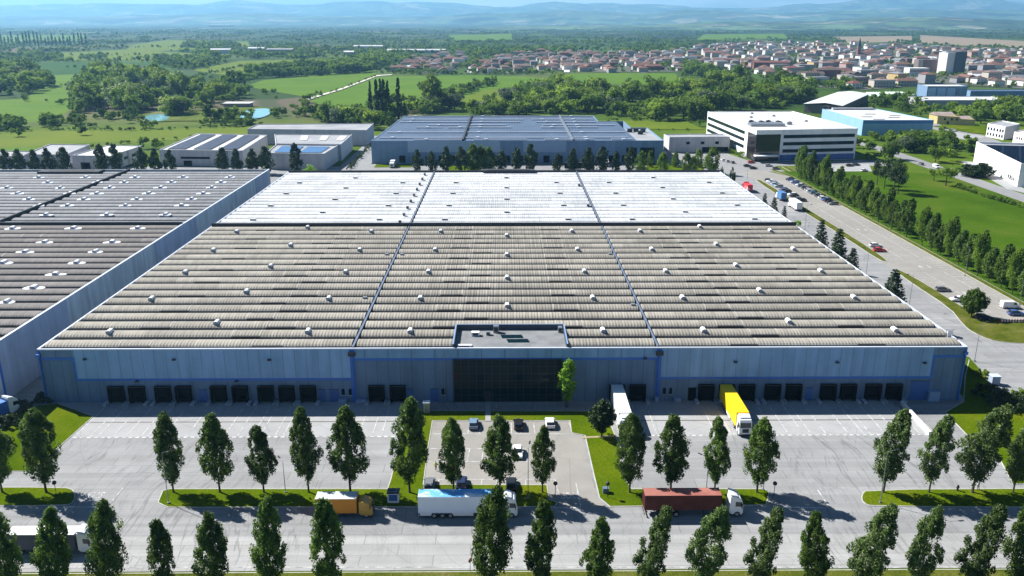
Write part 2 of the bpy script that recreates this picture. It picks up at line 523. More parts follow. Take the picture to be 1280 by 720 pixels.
def field_ground():
    k = NT('patchwork_plain')
    p = k.P()
    wob = k.n('ShaderNodeVectorMath', operation='ADD')
    nz = k.n('ShaderNodeTexNoise'); k.put(nz.inputs['Vector'], p); nz.inputs['Scale'].default_value = 0.003
    k.put(wob.inputs[0], p); k.put(wob.inputs[1], k.scale(nz.outputs['Color'], (120, 120, 0)))
    q = k.scale(wob.outputs[0], (1.0, 0.62, 0.0))
    v = k.vor(q, 0.0042)
    cs = k.n('ShaderNodeSeparateColor'); k.put(cs.inputs[0], v[1])
    col = k.ramp(cs.outputs[0], [(0.0, (0.022, 0.052, 0.006)), (0.2, (0.038, 0.078, 0.008)), (0.4, (0.055, 0.092, 0.012)), (0.56, (0.028, 0.055, 0.010)),
                                 (0.72, (0.070, 0.095, 0.022)), (0.86, (0.10, 0.082, 0.05)), (0.93, (0.025, 0.062, 0.008))], 'CONSTANT')
    n1 = k.noise(p, 0.012, 5)
    n2 = k.noise(k.scale(p, (0.02, 0.35, 1)), 1.0, 4)
    n3 = k.noise(p, 0.6, 4)
    col = k.mul(col, k.math('MULTIPLY_ADD', n1, 0.6, 0.7))
    col = k.mul(col, k.math('MULTIPLY_ADD', n2, 0.3, 0.85))
    col = k.mul(col, k.math('MULTIPLY_ADD', n3, 0.4, 0.8))
    e = k.vor(q, 0.0042, 'DISTANCE_TO_EDGE')[0]
    col = k.mix(k.math('MULTIPLY', k.step(e, 0.035, 0.02), 0.7), col, (0.035, 0.06, 0.02))
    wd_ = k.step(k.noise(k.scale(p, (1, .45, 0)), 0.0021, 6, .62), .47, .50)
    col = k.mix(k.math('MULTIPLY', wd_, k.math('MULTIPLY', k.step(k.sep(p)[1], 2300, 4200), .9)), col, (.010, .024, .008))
    near = k.step(k.sep(p)[1], 640, 800)
    mead = k.mul(k.ramp(k.noise(p, 0.02, 5), [(0.3, (0.038, 0.082, 0.002)), (0.55, (0.070, 0.116, 0.003)), (0.75, (0.104, 0.130, 0.007))]), k.math('MULTIPLY_ADD', n3, 0.6, 0.7))
    col = k.mix(near, mead, col)
    return k.out(col, 0.95, 0.1)
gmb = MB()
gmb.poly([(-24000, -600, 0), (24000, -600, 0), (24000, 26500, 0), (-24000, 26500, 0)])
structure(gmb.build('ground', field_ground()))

def arable(name, c1, c2, ang=0.0):
    k = NT(name)
    p = k.P()
    rot = k.n('ShaderNodeVectorRotate'); rot.inputs['Angle'].default_value = ang
    k.put(rot.inputs['Vector'], p)
    n = k.noise(p, 0.014, 5)
    st = k.noise(k.scale(rot.outputs[0], (0.01, 0.30, 0)), 1.0, 3)
    fi = k.noise(p, 0.7, 4)
    col = k.mix(k.step(n, 0.3, 0.7), c1, c2)
    col = k.mul(col, k.math('MULTIPLY_ADD', st, 0.5, 0.75))
    col = k.mul(col, k.math('MULTIPLY_ADD', fi, 0.4, 0.8))
    return k.out(col, 0.95, 0.1)
AR1 = arable('young_wheat', (0.058, 0.128, 0.003), (0.086, 0.152, 0.004), 0.1)
AR2 = arable('hay_meadow', (0.076, 0.124, 0.003), (0.110, 0.144, 0.005), -0.3)
AR3 = arable('dark_clover', (0.014, 0.060, 0.004), (0.024, 0.074, 0.005), 0.4)
AR4 = arable('ploughed_soil', (0.19, 0.15, 0.10), (0.25, 0.20, 0.14), 0.0)
FIELDS = [([(-60, 128), (60, 122), (140, 118), (95, 132), (70, 150), (-60, 160)], AR1),
          ([(-60, 168), (60, 164), (330, 158), (320, 172), (120, 178), (-60, 192)], AR2),
          ([(-60, 186), (40, 184), (100, 182), (40, 192), (-60, 196)], AR1),
          ([(40, 93), (100, 92), (135, 96), (95, 125), (30, 126), (50, 108)], AR1),
          ([(20, 84), (55, 78), (215, 78), (220, 84), (130, 92), (60, 94)], AR3),
          ([(240, 88), (300, 76), (440, 73), (430, 80), (320, 90), (310, 98)], AR2),
          ([(305, 108), (330, 100), (470, 87), (470, 95), (428, 112), (386, 122)], AR1),
          ([(388, 125), (428, 113), (472, 96), (590, 94), (660, 96), (700, 100), (690, 108), (560, 124), (540, 132), (480, 142), (400, 136)], AR1),
          ([(700, 93), (770, 91), (845, 92), (850, 106), (760, 105), (715, 102)], AR1),
          ([(560, 128), (610, 112), (660, 108), (650, 118), (600, 138)], AR2),
          ([(740, 151), (790, 151), (860, 153), (880, 162), (800, 162)], AR2),
          ([(170, 55), (210, 50), (310, 52), (312, 58), (200, 64), (150, 66)], AR2),
          ([(0, 44), (60, 44), (110, 44), (100, 53), (0, 55)], AR1),
          ([(75, 66), (160, 62), (260, 68), (250, 74), (80, 76)], AR2),
          ([(560, 44), (640, 42), (640, 50), (570, 52)], AR1),
          ([(880, 43), (980, 42), (985, 48), (870, 50)], AR1),
          ([(1150, 44), (1290, 52), (1290, 60), (1150, 55)], AR4),
          ([(1040, 46), (1140, 45), (1140, 52), (1060, 54)], AR4),
          ([(1165, 158), (1185, 157), (1232, 158), (1232, 168), (1215, 167)], LAWN)]
for i, (pts, m_) in enumerate(FIELDS):
    flat('field', [GP(pts)], 0.06 + 0.02 * i, m_)

# pond and the gravel around it
structure(MB().sheet(smoothpoly(GP([(165, 155), (175, 142), (215, 140), (330, 132), (350, 142), (300, 154), (230, 151)]), 2), 0.55).build('gravel_bank', grass('bank', (0.06, 0.10, 0.015), (0.10, 0.13, 0.03), (0.22, 0.21, 0.12), 0.03)))
WATER = NT('pond_water')
WATER = WATER.out((0.20, 0.42, 0.46), 0.12, 0.5)
pm = MB()
pm.sheet(smoothpoly(GP([(176, 151.5), (182, 144.5), (204, 143), (214, 147), (205, 152.5)]), 2), 0.62)
pm.sheet(smoothpoly(GP([(296, 148), (306, 138.5), (332, 135.5), (341, 139), (334, 146), (312, 151)]), 2), 0.62)
structure(pm.build('pond', WATER))
structure(MB().sheet(GP([(383, 126.2), (427, 112.6), (472, 95.5), (490, 94), (490, 93.2), (471, 94.4), (425, 111.4), (382, 124.4)]), 0.6).build('farm_track', two('track_gravel', (0.45, 0.42, 0.36), (0.6, 0.57, 0.5), 0.05)))

# the industrial estate: paved sheets

Z1, Z2, Z3 = 0.64, 0.70, 0.74               # paving lies on the estate's made-up ground
GZ = 0.0
def EP(pts): return GP(pts, 0.0)
pave = 0.04
flat('yard', [[(-190, 107.4), (190, 107.4), (190, 166.4), (99, 166.4), (99, 190), (-112, 190), (-112, 166.4), (-190, 166.4)]], pave, A_MAIN)
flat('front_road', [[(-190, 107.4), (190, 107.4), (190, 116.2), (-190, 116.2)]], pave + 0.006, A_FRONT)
flat('access_road', [[(97.5, 225)] + EP([(1212, 447), (1246, 486), (1300, 530), (1420, 560), (1420, 430)]) + [(126.6, 224), (126.6, 452), (97.5, 452)]], pave + 0.008, A_MAIN)
flat('car_park_road', [[(126.6, 214), (147.2, 218), (147.2, 436), (140, 455), (126.6, 455)]], pave + 0.012, A_PARK)
flat('north_yard', [[(-120, 384), (97, 384), (97, 452), (150, 452), (150, 470), (215, 470), (214, 491), (142, 483), (130, 540), (100, 540), (92, 478), (-76, 478), (-84, 600), (-92, 600), (-92, 470), (-300, 470), (-300, 386), (-120, 386)]], pave + 0.004, A_ROAD)
flat('office_forecourt', [EP([(1030, 207), (1086, 205), (1090, 214), (1098, 224), (1028, 223), (1008, 214), (1000, 208)])], pave + 0.016, A_BAY)
flat('estate_road', [[(231.5, 300), (242, 300), (242, 520), (236, 640), (228, 640), (231.5, 520)]], pave, A_ROAD)
flat('side_road', [EP([(1164, 154), (1171, 154), (1180, 158), (1213, 165.5), (1232, 170), (1256, 179), (1300, 190), (1300, 197), (1240, 184), (1205, 173), (1165, 161)])], pave, A_ROAD)
flat('unloading_apron', [EP([(1168, 167), (1180, 163), (1232, 171), (1212, 176)])], pave + 0.01, A_BAY)
flat('building_apron', [EP([(1198, 201), (1224, 203), (1282, 237), (1300, 246), (1258, 236)])], pave + 0.01, A_BAY)
# paler concrete of the loading bays
yb = G(640, 545)[1]
flat('loading_bay_floor', [[(-86, yb), (FX(504, 520, 155)[0] - .5, yb), (FX(540, 505, Y0)[0] - 6, Y0), (-98.5, Y0), (-91, yb + 4)],
                           [(G(775, 545)[0], yb), (84.6, yb), (82, Y0), (22, Y0), (22.5, 152)]], pave + 0.012, A_BAY)
# parking in front of the entrance
PARK = EP([(541, 527), (711, 527), (713, 541), (728, 545), (738, 590), (746, 622), (757, 633), (700, 637), (697, 628), (688, 625), (684, 606), (533, 606), (530, 605), (536, 560)])
flat('visitor_parking', [PARK], pave + 0.02, A_PARK)

# kerbed lawns
def lawn(pts, mat=LAWN, h=0.13, kerb=True, z=0.0):
    if kerb:
        o = MB().prism(pts, z + 0.0, z + h).build('kerb', CONC); structure(o)
    o = MB().sheet(inset(pts, 0.16) if kerb else pts, z + h + 0.012 if kerb else h).build('lawn', mat); structure(o)
lawn(smoothpoly(EP([(-80, 609.5), (80, 609.5), (94, 613), (94, 628), (82, 633), (-80, 633)]), 1))
lawn(EP([(197, 629), (203, 614), (212, 611.5), (484, 611.5), (488, 600), (506, 524), (507, 514), (757, 514.5), (768, 542), (776, 560), (777, 592), (790, 611.5), (955, 611.5), (962, 616), (958, 632), (762, 634),
         (749, 623), (741, 590), (731, 545), (714, 541.5), (712, 526.5), (541, 526.5), (535.5, 560), (529.5, 606), (684, 606.5), (687, 625), (697, 628.5), (694, 634), (210, 635)]))
lawn(smoothpoly(EP([(1076, 620), (1082, 612.5), (1300, 611), (1380, 611), (1380, 635), (1090, 634), (1078, 629)]), 1))
lawn(EP([(-90, 545), (-10, 532), (22, 514), (48, 507), (72, 504.5), (117, 521), (71, 562), (38, 590), (-90, 590)]))
lawn(EP([(1181, 516), (1204, 502.5), (1206, 470), (1211, 449.5), (1245, 488), (1300, 528), (1400, 560), (1400, 606), (1266, 606), (1250, 576), (1209, 545)]))
lawn([(-200, 96), (200, 96), (200, 107.0), (-200, 107.0)], VERGE)
flat('front_meadow', [[(-260, 25), (260, 25), (260, 95.6), (-260, 95.6)]], 0.06, LAWN)
flat('entrance_path', [EP([(606.5, 527), (613.5, 527), (613, 503), (607, 503)])], 0.16, A_BAY)
flat('lawn_path', [EP([(728, 546.5), (768, 545), (768, 547), (729, 548.5)])], 0.155, two('trodden_path', (0.25, 0.2, 0.12), (0.35, 0.3, 0.2), 1.0))
MED = [(126.6, 276), (126.9, 305), (126.4, 360), (126.6, 424), (128.2, 428), (129.8, 424), (130, 360), (130.2, 305), (129.6, 279), (128.5, 273.5)]
lawn(smoothpoly(MED, 1), VERGE)
lawn(smoothpoly([(126.4, 263), (125.6, 250), (125.6, 226)] + EP([(1204, 407), (1216, 416), (1235, 424.7), (1256, 428.8), (1290, 430.5), (1400, 432), (1400, 402), (1290, 401.5)]) + [(131, 218), (129.6, 226), (129.6, 250), (128.6, 263), (127.4, 266)], 1), VERGE)
lawn([(147.4, 212), (149.6, 212), (149.6, 440), (146, 458), (143, 458), (147.4, 436)], VERGE, 0.12)
flat('lawn', [[(149.7, 205), (231, 205), (231, 442), (205, 452), (150, 452)]], 0.07, grass('park_lawn', (0.030, 0.068, 0.004), (0.048, 0.098, 0.006), (0.086, 0.112, 0.016), 0.03))
lawn([(97.4, 268), (103.5, 268), (103.5, 404), (97.4, 404)], VERGE)
lawn([(-73, 466), (-52, 466), (-52, 477), (-73, 477)], LAWN)
lawn(EP([(560, 214), (600, 214), (600, 207), (560, 207)]), LAWN)
lawn(EP([(800, 213), (880, 214), (880, 205), (800, 206)]), LAWN)
lawn(EP([(977, 208.5), (985, 208.5), (996, 213), (988, 214.5)]), VERGE)

# painted markings
wl = MB()
def hline(px0, px1, py, w=0.16, z=0.075):
    (x0, y0), (x1, y1) = G(px0, py), G(px1, py)
    wl.sheet([(x0, y0 - w / 2), (x1, y0 - w / 2), (x1, y0 + w / 2), (x0, y0 + w / 2)], z)
def line(p0, p1, w=0.16, z=0.075):
    a, b = Vector(G(*p0)), Vector(G(*p1))
    n = (b - a).normalized(); n = Vector((-n.y, n.x)) * (w / 2)
    wl.sheet([tuple(a - n), tuple(b - n), tuple(b + n), tuple(a + n)], z)
yd = G(640, 545.5)[1]
for x0, x1 in ((-86, G(500, 545)[0]), (G(779, 545)[0], 84)):
    x = x0
    while x < x1:
        wl.sheet([(x, yd - 0.25), (x + 0.75, yd - 0.25), (x + 0.75, yd + 0.25), (x, yd + 0.25)], 0.076)
        x += 1.35
BAYX = []
def bays(dpx, skip=()):
    for a in dpx: BAYX.append((a - 632) / 5.85)
DOCK_PX = [(136, 157), (162.5, 182.5), (195, 215), (220, 241), (264.6, 283.4), (291, 311), (323, 343), (349, 369), (375.5, 396), (461.8, 480.5), (488, 507),
           (761, 781), (786.5, 807), (872, 892), (898, 917.5), (922.5, 943), (955, 975), (981, 1001), (1024, 1044), (1049, 1069), (1080, 1100), (1105.6, 1126)]
for a, b in DOCK_PX:
    for px_ in (a, b):
        x = FX(px_, 503, Y0)[0]
        x += 0.25 if px_ == a else -0.25
        wl.sheet([(x - 0.09, yd + 0.6), (x + 0.09, yd + 0.6), (x + 0.09, Y0 - 2.5), (x - 0.09, Y0 - 2.5)], 0.076)
# visitor parking lines
ox, oy, k_ = 500, 500, 4.8
def vp(x, y): return (ox + x / k_, oy + y / k_)
for x0, x1, y in ((195, 485, 205), (640, 1015, 205), (180, 790, 293), (170, 790, 372), (150, 930, 478)):
    line(vp(x0, y), vp(x1, y))
for x, y0, y1 in ((275, 138, 205), (415, 160, 205), (484, 160, 205), (668, 138, 205), (801, 138, 205), (1014, 138, 205), (260, 293, 372), (418, 293, 372), (500, 293, 372), (585, 293, 372), (672, 293, 372), (752, 293, 372),
                  (236, 478, 540), (405, 478, 540), (492, 478, 540), (580, 478, 545), (752, 478, 560), (930, 478, 560), (320, 478, 540), (665, 478, 545), (840, 478, 560)):
    line(vp(x, y0), vp(x + (x - 640) * 0.0009 * (y1 - y0), y1))
# stop lines and lane ends at the three yard mouths
line((692, 635), (726, 635), 0.35); line((720, 604), (726, 634), 0.2)
line((80, 634), (128, 634), 0.35); line((154, 610), (141, 626), 0.2)
line((975, 635), (1036, 635), 0.35); line((1022, 613), (1035, 632), 0.2)
line((560, 709.5), (1290, 709.5), 0.18); line((-10, 709.5), (560, 709.5), 0.18)
# car park bays beside the median
y = 222
while y < 430:
    if not 262 < y < 276:
        wl.sheet([(130.4, y), (135.2, y + .0), (135.2, y + .16), (130.4, y + .16)], 0.078)
    if y < 425: wl.sheet([(141.9, y + .7), (147, y + .7), (147, y + .86), (141.9, y + .86)], 0.078)
    y += 2.6
for y0_, y1_ in ((222, 262), (278, 425)):
    wl.sheet([(135.2, y0_), (135.36, y0_), (135.36, y1_), (135.2, y1_)], 0.08)
    wl.sheet([(141.7, y0_), (141.86, y0_), (141.86, y1_), (141.7, y1_)], 0.08)
for yy in (240, 268, 320):                   # lane arrows
    for dx, s_ in ((136.8, 1), (139.6, -1)):
        wl.sheet([(dx, yy - 1.6 * s_), (dx + .3, yy - 1.6 * s_), (dx + .3, yy), (dx, yy)], 0.082)
        wl.sheet([(dx - .45, yy), (dx + .75, yy), (dx + .15, yy + 1.5 * s_)], 0.082)
wl.sheet([(103.5, 410), (104, 410), (104, 452), (103.5, 452)], 0.08)
structure(wl.build('road_markings', WHITE_LINE))

def text_mesh(body, size, depth=0.0):
    cu = bpy.data.curves.new('lettering', 'FONT')
    cu.body = body; cu.size = size; cu.extrude = depth
    cu.align_x = 'CENTER'; cu.align_y = 'CENTER'
    o = bpy.data.objects.new('lettering', cu)
    COL.objects.link(o)
    dg = bpy.context.evaluated_depsgraph_get()
    me = bpy.data.meshes.new_from_object(o.evaluated_get(dg))
    bpy.data.objects.remove(o)
    return me
stop_me = text_mesh('STOP', 1.5)
stop_me.materials.clear(); stop_me.materials.append(WHITE_LINE)
for px_, py_ in ((713, 619.5), (118, 619)):
    o = bpy.data.objects.new('road_lettering', stop_me)
    COL.objects.link(o); structure(o)
    gx, gy = G(px_, py_)
    o.location = (gx, gy, 0.085); o.rotation_euler = (0, 0, math.pi); o.scale = (0.9, 1.9, 1)

# drain channel across the bays
dm = MB()
yg = G(640, 527)[1]
dm.sheet([(-93, yg), (-21, yg), (-21, yg + .35), (-93, yg + .35)], 0.07)
dm.sheet([(24, yg), (83, yg), (83, yg + .35), (24, yg + .35)], 0.07)
structure(dm.build('drain_channel', paint('drain_grate', (0.10, 0.09, 0.08), 0.7)))

# ------------------------------------------------------------------ the big warehouse
FAC_UP = panels('upper_cladding', (0.255, 0.43, 0.65), 2.45)
FAC_LOW = panels('lower_concrete', (0.135, 0.22, 0.335), 2.45, streak=0.25)
FAC_CORNER = panels('corner_concrete', (0.155, 0.25, 0.375), 3.2)
SIDE_WALL = panels('side_concrete', (0.58, 0.60, 0.61), 2.5, axis=1, streak=0.3, joint=0.02)
SIDE_LAV = panels('side_lavender', (0.42, 0.45, 0.55), 2.5, axis=1, streak=0.2, joint=0.02)
ROOF_OLD = ribroof('weathered_fibre_cement', (0.252, 0.236, 0.203), (0.298, 0.277, 0.232), 0.26)
ROOF_NEW = ribroof('white_coated_sheet', (0.455, 0.472, 0.485), (0.535, 0.552, 0.562), 0.28, white=True)
ROOF_BROWN = ribroof('brown_fibre_cement', (0.128, 0.118, 0.112), (0.158, 0.145, 0.137), 0.28, white=True, seed=3.0)
ROOF_PALE = ribroof('pale_fibre_cement', (0.18, 0.185, 0.195), (0.215, 0.22, 0.23), 0.18, white=True, seed=5.0)
SHEET_EDGE = paint('pale_sheet_edge', (0.42, 0.40, 0.36), 0.7, 0.3, 0.15)
PALE_GUT = paint('pale_gutter', (0.26, 0.28, 0.30), .7, .2, .2)
SKYL = paint('dark_skylight', (0.012, 0.012, 0.014), 0.5, 0.5, 0.3)
GUTTER = two('roof_gutter', (0.03, 0.032, 0.036), (0.06, 0.06, 0.065), 0.6, 0.8)
FELT_SHADE = paint('felt_and_shade', (0.035, 0.040, 0.048), 0.8, 0.3, 0.25)  # roof felt; its near-black also paints the cross fire walls' shaded face
TRIMW = paint('light_trim', (0.55, 0.60, 0.68), 0.45, 0.5, 0.1)

def arc(mb, x0, x1, ya, w, z, rise, mi=0, mc=1, n=9, hatch=False, sk=2):
    """one length of barrel vault lying along x, its foot from ya to ya+w; hatch: a length with an upright rooflight along its foot"""
    pts = []
    for i in range(n + 1):
        t = math.pi * i / n
        pts.append((ya + w / 2 - w / 2 * math.cos(t), z + rise * math.sin(t) ** 0.9))
    vv = [(x0, y, q) for y, q in pts] + [(x1, y, q) for y, q in pts]
    m_ = n + 1
    mb.add(vv, [(i, m_ + i, m_ + i + 1, i + 1) for i in range(n)], mi)
    for x, s_ in ((x0, 1), (x1, -1)):
        mb.poly([(x, y, q) for y, q in pts][::s_], mc)
    if hatch:
        mb.box(x0 + .05, x1 - .05, ya - .30, ya + .55, z - .3, z + rise * .55, sk)
        for x in (x0, x1):
            p2 = [(y, q + .05) for y, q in pts[1:-1]]
            mb.add([(x - .11, y, q) for y, q in p2] + [(x + .11, y, q) for y, q in p2], [(i, len(p2) + i, len(p2) + i + 1, i + 1) for i in range(len(p2) - 1)], mc)

def vault_bay(name, parent, x0, x1, ystart, rows, zr, mat, rise, rais, hole=None, w=4.1, end=.7, gut=None):
    mb = MB()
    mb.sheet([(x0, ystart - .3), (x1, ystart - .3), (x1, ystart + rows * ROWP), (x0, ystart + rows * ROWP)], zr - .55, 3)
    for k in range(rows):
        ya = ystart + k * ROWP + 0.82
        spans = [(x0 + end, x1 - end)]
        if hole and ya < hole[3]:
            spans = [(x0 + end, hole[0]), (hole[1], x1 - end)]
        for a, b in spans:
            cuts = [a]
            rs = sorted(r for r in rais(k) if r[0] > a + 1 and r[1] < b - 1)
            for r0, r1 in rs:
                arc(mb, cuts[-1], r0, ya, w, zr + .05, rise)
                arc(mb, r0, r1, ya, w, zr + .05, rise, hatch=True)
                cuts.append(r1)
            arc(mb, cuts[-1], b, ya, w, zr + .05, rise)
            mb.box(a + .02, b - .02, ya + .01, ya + w - .01, zr - .54, zr + .049, 3)
    return mb.build(name, [mat, SHEET_EDGE, SKYL, gut or GUTTER], parent)

ZR = 11.75
wh = thing('warehouse', 'huge grey warehouse with barrel vaulted roof, dark glass entrance and loading docks', 'warehouse', (0, Y0, 0))
wx0, wx1 = -98.0, 97.2
YE = 381.5
CX0, CX1, CY1 = -10.9, 12.7, 178.0            # entrance roof court
wm = MB(); wm.walls([(wx0, Y0), (wx1, Y0), (wx1, YE), (wx0, YE)], 0, 12.05, 0.4)
wm.build('wall', FAC_LOW, wh)
# roof bays
def r_left(k): return [(-81.7, -75.2), (-53.7, -47.2)] if k % 2 == 0 else [(-59.7, -53.6)]
def r_mid(k): return [(-16.4, -10.9), (11.3, 17.2)] if k % 2 == 0 else [(-9.7, -4.2)]
def r_right(k): return [(47.5, 53.4), (74.6, 80.5)] if k % 2 == 0 else [(53.5, 59.6)]
r_none = lambda k: []
YS1, YS2 = Y0 + .55, 276.6
for x0, x1, rr, hole in ((wx0 + .5, -32.35, r_left, None), (-31.85, 31.75, r_mid, (CX0 - .4, CX1 + .4, Y0, CY1)), (32.25, wx1 - .5, r_right, None)):
    vault_bay('roof_bay', wh, x0, x1, YS1, 19, ZR, ROOF_OLD, 0.95, rr, hole, end=.3)
    def rfar(k, rr=rr): return [(a, b) for a, b in rr(k + 1)] if k % 3 else []
    vault_bay('roof_bay', wh, x0, x1, YS2, 18, ZR, ROOF_NEW, 0.62, r_none, end=.3, w=4.9, gut=PALE_GUT)
# fire walls between the bays, parapets, edge trim
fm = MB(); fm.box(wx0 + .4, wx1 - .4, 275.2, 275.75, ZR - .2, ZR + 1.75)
fm.box(wx0 + .4, wx1 - .4, 272.6, 275.2, ZR + .02, ZR + .16)  # flat dark strip: the wall's shadow painted onto the roof
fm.build('fire_wall', FELT_SHADE, wh)
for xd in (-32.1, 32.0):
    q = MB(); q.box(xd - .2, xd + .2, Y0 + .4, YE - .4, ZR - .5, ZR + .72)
    f_ = q.build('fire_wall', FELT_SHADE, wh)
    q = MB(); q.box(xd - .28, xd + .16, Y0 + .4, YE - .4, ZR + .722, ZR + .78); q.build('coping', paint('grey_coping', (.11, .15, .22), .6), f_)
pm_ = MB()
pm_.box(wx0 - .06, wx1 + .06, Y0 - .10, Y0 + .30, 12.052, 12.30)
pm_.box(wx0 - .06, wx0 + .35, Y0 + .302, YE + .1, 12.052, 12.30)
pm_.box(wx1 - .35, wx1 + .06, Y0 + .302, YE + .1, 12.052, 12.30)
pm_.build('roof_edge', TRIMW, wh)
pm_ = MB(); pm_.box(wx0, wx1, YE - .35, YE + .05, 12.052, 12.95); pm_.build('rear_parapet', FELT_SHADE, wh)
# rear roof court
q = MB(); q.box(-10.2, 13.0, 377.0, 380.8, ZR + .9, ZR + 1.9); q.box(-8, 11, 377.3, 380, ZR + 1.9, ZR + 2.05, 1)
q.build('rear_roof_house', [FELT_SHADE, GUTTER], wh)
# entrance court on the roof
q = MB()
q.sheet([(CX0, Y0 + .4), (CX1, Y0 + .4), (CX1, CY1), (CX0, CY1)], 11.79)
q.build('court_floor', two('court_gravel', (0.15, 0.158, 0.165), (0.21, 0.217, 0.222), 0.4), wh)
q = MB()
q.box(CX0 - .35, CX0, Y0 + .3, CY1 + .35, 11.2, 13.0); q.box(CX1, CX1 + .35, Y0 + .3, CY1 + .35, 11.2, 13.0); q.box(CX0, CX1, CY1, CY1 + .35, 11.2, 13.0)
cw = q.build('court_wall', paint('court_wall_blue', (0.045, 0.06, 0.09), 0.7), wh)
q = MB()
q.box(CX0 - .37, CX0 - .1, Y0 + .32, CY1 + .37, 13.002, 13.04); q.box(CX1 + .1, CX1 + .37, Y0 + .32, CY1 + .37, 13.002, 13.04); q.box(CX0 - .1, CX1 + .1, CY1 + .15, CY1 + .37, 13.002, 13.04)
q.build('coping', paint('blue_coping', (0.20, 0.30, 0.46), 0.5), cw)
def roof_unit(x, y, sx, sy, sz, mat, name='air_unit', z=11.79):
    q = MB(); q.box(x - sx / 2, x + sx / 2, y - sy / 2, y + sy / 2, z, z + sz); q.box(x - sx * .35, x + sx * .35, y - sy / 2 - .02, y - sy / 2, z + sz * .2, z + sz * .8, 1)
    return q.build(name, [mat, DARK], wh)
roof_unit(-6.7, 174.4, 1.7, 1.1, .9, WHITE); roof_unit(-3.9, 174.8, .9, .9, .8, STEEL); roof_unit(-2.2, 176.4, 1.2, 1.0, 1.6, STEEL); roof_unit(12.0, 176.6, .9, 1.2, 1.2, STEEL)
roof_unit(-8.8, 168.0, 3.0, .8, .35, WHITE, 'roof_hatch')
for dx, dy in ((0, 0), (1.3, -2.6)):
    q = MB()
    b0 = Vector((-1.2 + dx, 174.0 + dy, 12.1)); 
    q.add([b0, b0 + Vector((4.6, .1, 0)), b0 + Vector((5.0, -1.3, -.28)), b0 + Vector((.4, -1.4, -.28)), b0 - Vector((0, 0, .12)), b0 + Vector((4.6, .1, -.12)), b0 + Vector((5.0, -1.3, -.3)), b0 + Vector((.4, -1.4, -.3))],
          [(0, 3, 2, 1), (4, 5, 6, 7), (0, 1, 5, 4), (1, 2, 6, 5), (2, 3, 7, 6), (3, 0, 4, 7)])
    q.build('solar_panel', GLASS, wh)

# facade dressing
def fz(py): return FX(640, py, Y0)[1]
def fx(px, py=470): return FX(px, py, Y0)[0]
zL, zM, zT = fz(471.5), fz(447.0), 12.045
xl0, xl1, xm1 = fx(97), -32.7, 32.6
xr1 = fx(1163.5, 460)
q = MB(); q.box(xl0, xl1, Y0 - .09, Y0 - .001, zL, zT); q.build('upper_cladding', FAC_UP, wh)
q = MB(); q.box(xl1 + .004, xm1 - .004, Y0 - .09, Y0 - .001, zM, zT); q.build('upper_cladding', panels('band_cladding', (0.21, 0.38, 0.57), 4.9), wh)
q = MB(); q.box(xm1, xr1, Y0 - .09, Y0 - .001, zL, zT); q.build('upper_cladding', FAC_UP, wh)
for a, b in ((wx0, xl0 - .004), (xr1 + .004, wx1)):
    q = MB(); q.box(a, b, Y0 - .05, Y0 - .001, zM + .3, zT); q.build('upper_cladding', FAC_CORNER, wh)
def stripe(x0, x1, z0, z1, pr=.12):
    q = MB(); q.box(x0, x1, Y0 - pr, Y0 - .0005, z0, z1); q.build('blue_stripe', BLUE_TRIM, wh)
stripe(xl0, xl1, zL - .55, zL - .004); stripe(xl0 - .55, xl0 - .003, zL - .55, zM + .298); stripe(wx0 + .4, xl0 - .55, zM - .25, zM + .298)
stripe(xl1 + .05, xm1 - .05, zM - .55, zM - .003); stripe(xm1, xr1, zL - .55, zL - .004)
stripe(xr1 + .003, xr1 + .5, zL - .55, zM + .298); stripe(xr1 + .5, wx1 - .4, zM - .25, zM + .298)
for xc in (wx0 - .02, wx1 - .38):
    stripe(xc, xc + .4, 0.05, 12.04, .16)
for xd in (-32.35, 32.3):                                            # rainwater hoppers and pipes
    q = MB(); q.tube((xd, Y0 - .3, .1), (xd, Y0 - .3, 10.9), .17, n=8); q.box(xd - .5, xd + .5, Y0 - .16, Y0 - .1, .1, 12.0)
    pp = q.build('drainpipe', BLUE_TRIM, wh)
    q = MB(); q.prism([(xd - .75, Y0 - .7), (xd + .75, Y0 - .7), (xd + .75, Y0 - .17), (xd - .75, Y0 - .17)], 10.7, 11.5); q.build('hopper', DARK, pp)
for xd in (wx0 + .2, wx1 - .3):
    q = MB(); q.tube((xd, Y0 - .32, .1), (xd, Y0 - .32, 10.6), .13); q.box(xd - .4, xd + .4, Y0 - .6, Y0 - .17, 10.6, 11.2); q.build('drainpipe', BLUE_TRIM, wh)
q = MB(); q.tube((fx(555.5), Y0 - .16, 1.0), (fx(555.5), Y0 - .16, 11.5), .06); q.build('downpipe', STEEL, wh)
for px_, py_ in ((107, 448.5), (218, 449), (337, 449.5), (919, 452), (1046, 452.5), (1155, 453), (806, 447.5), (296, 476), (172, 476)):   # flood lamps
    x, z = FX(px_, py_, Y0)
    q = MB(); q.box(x - .35, x + .35, Y0 - .62, Y0 - .2, z - .12, z + .2); q.box(x - .06, x + .06, Y0 - .22, Y0 - .08, z - .3, z + .05); q.build('wall_lamp', DARK, wh)
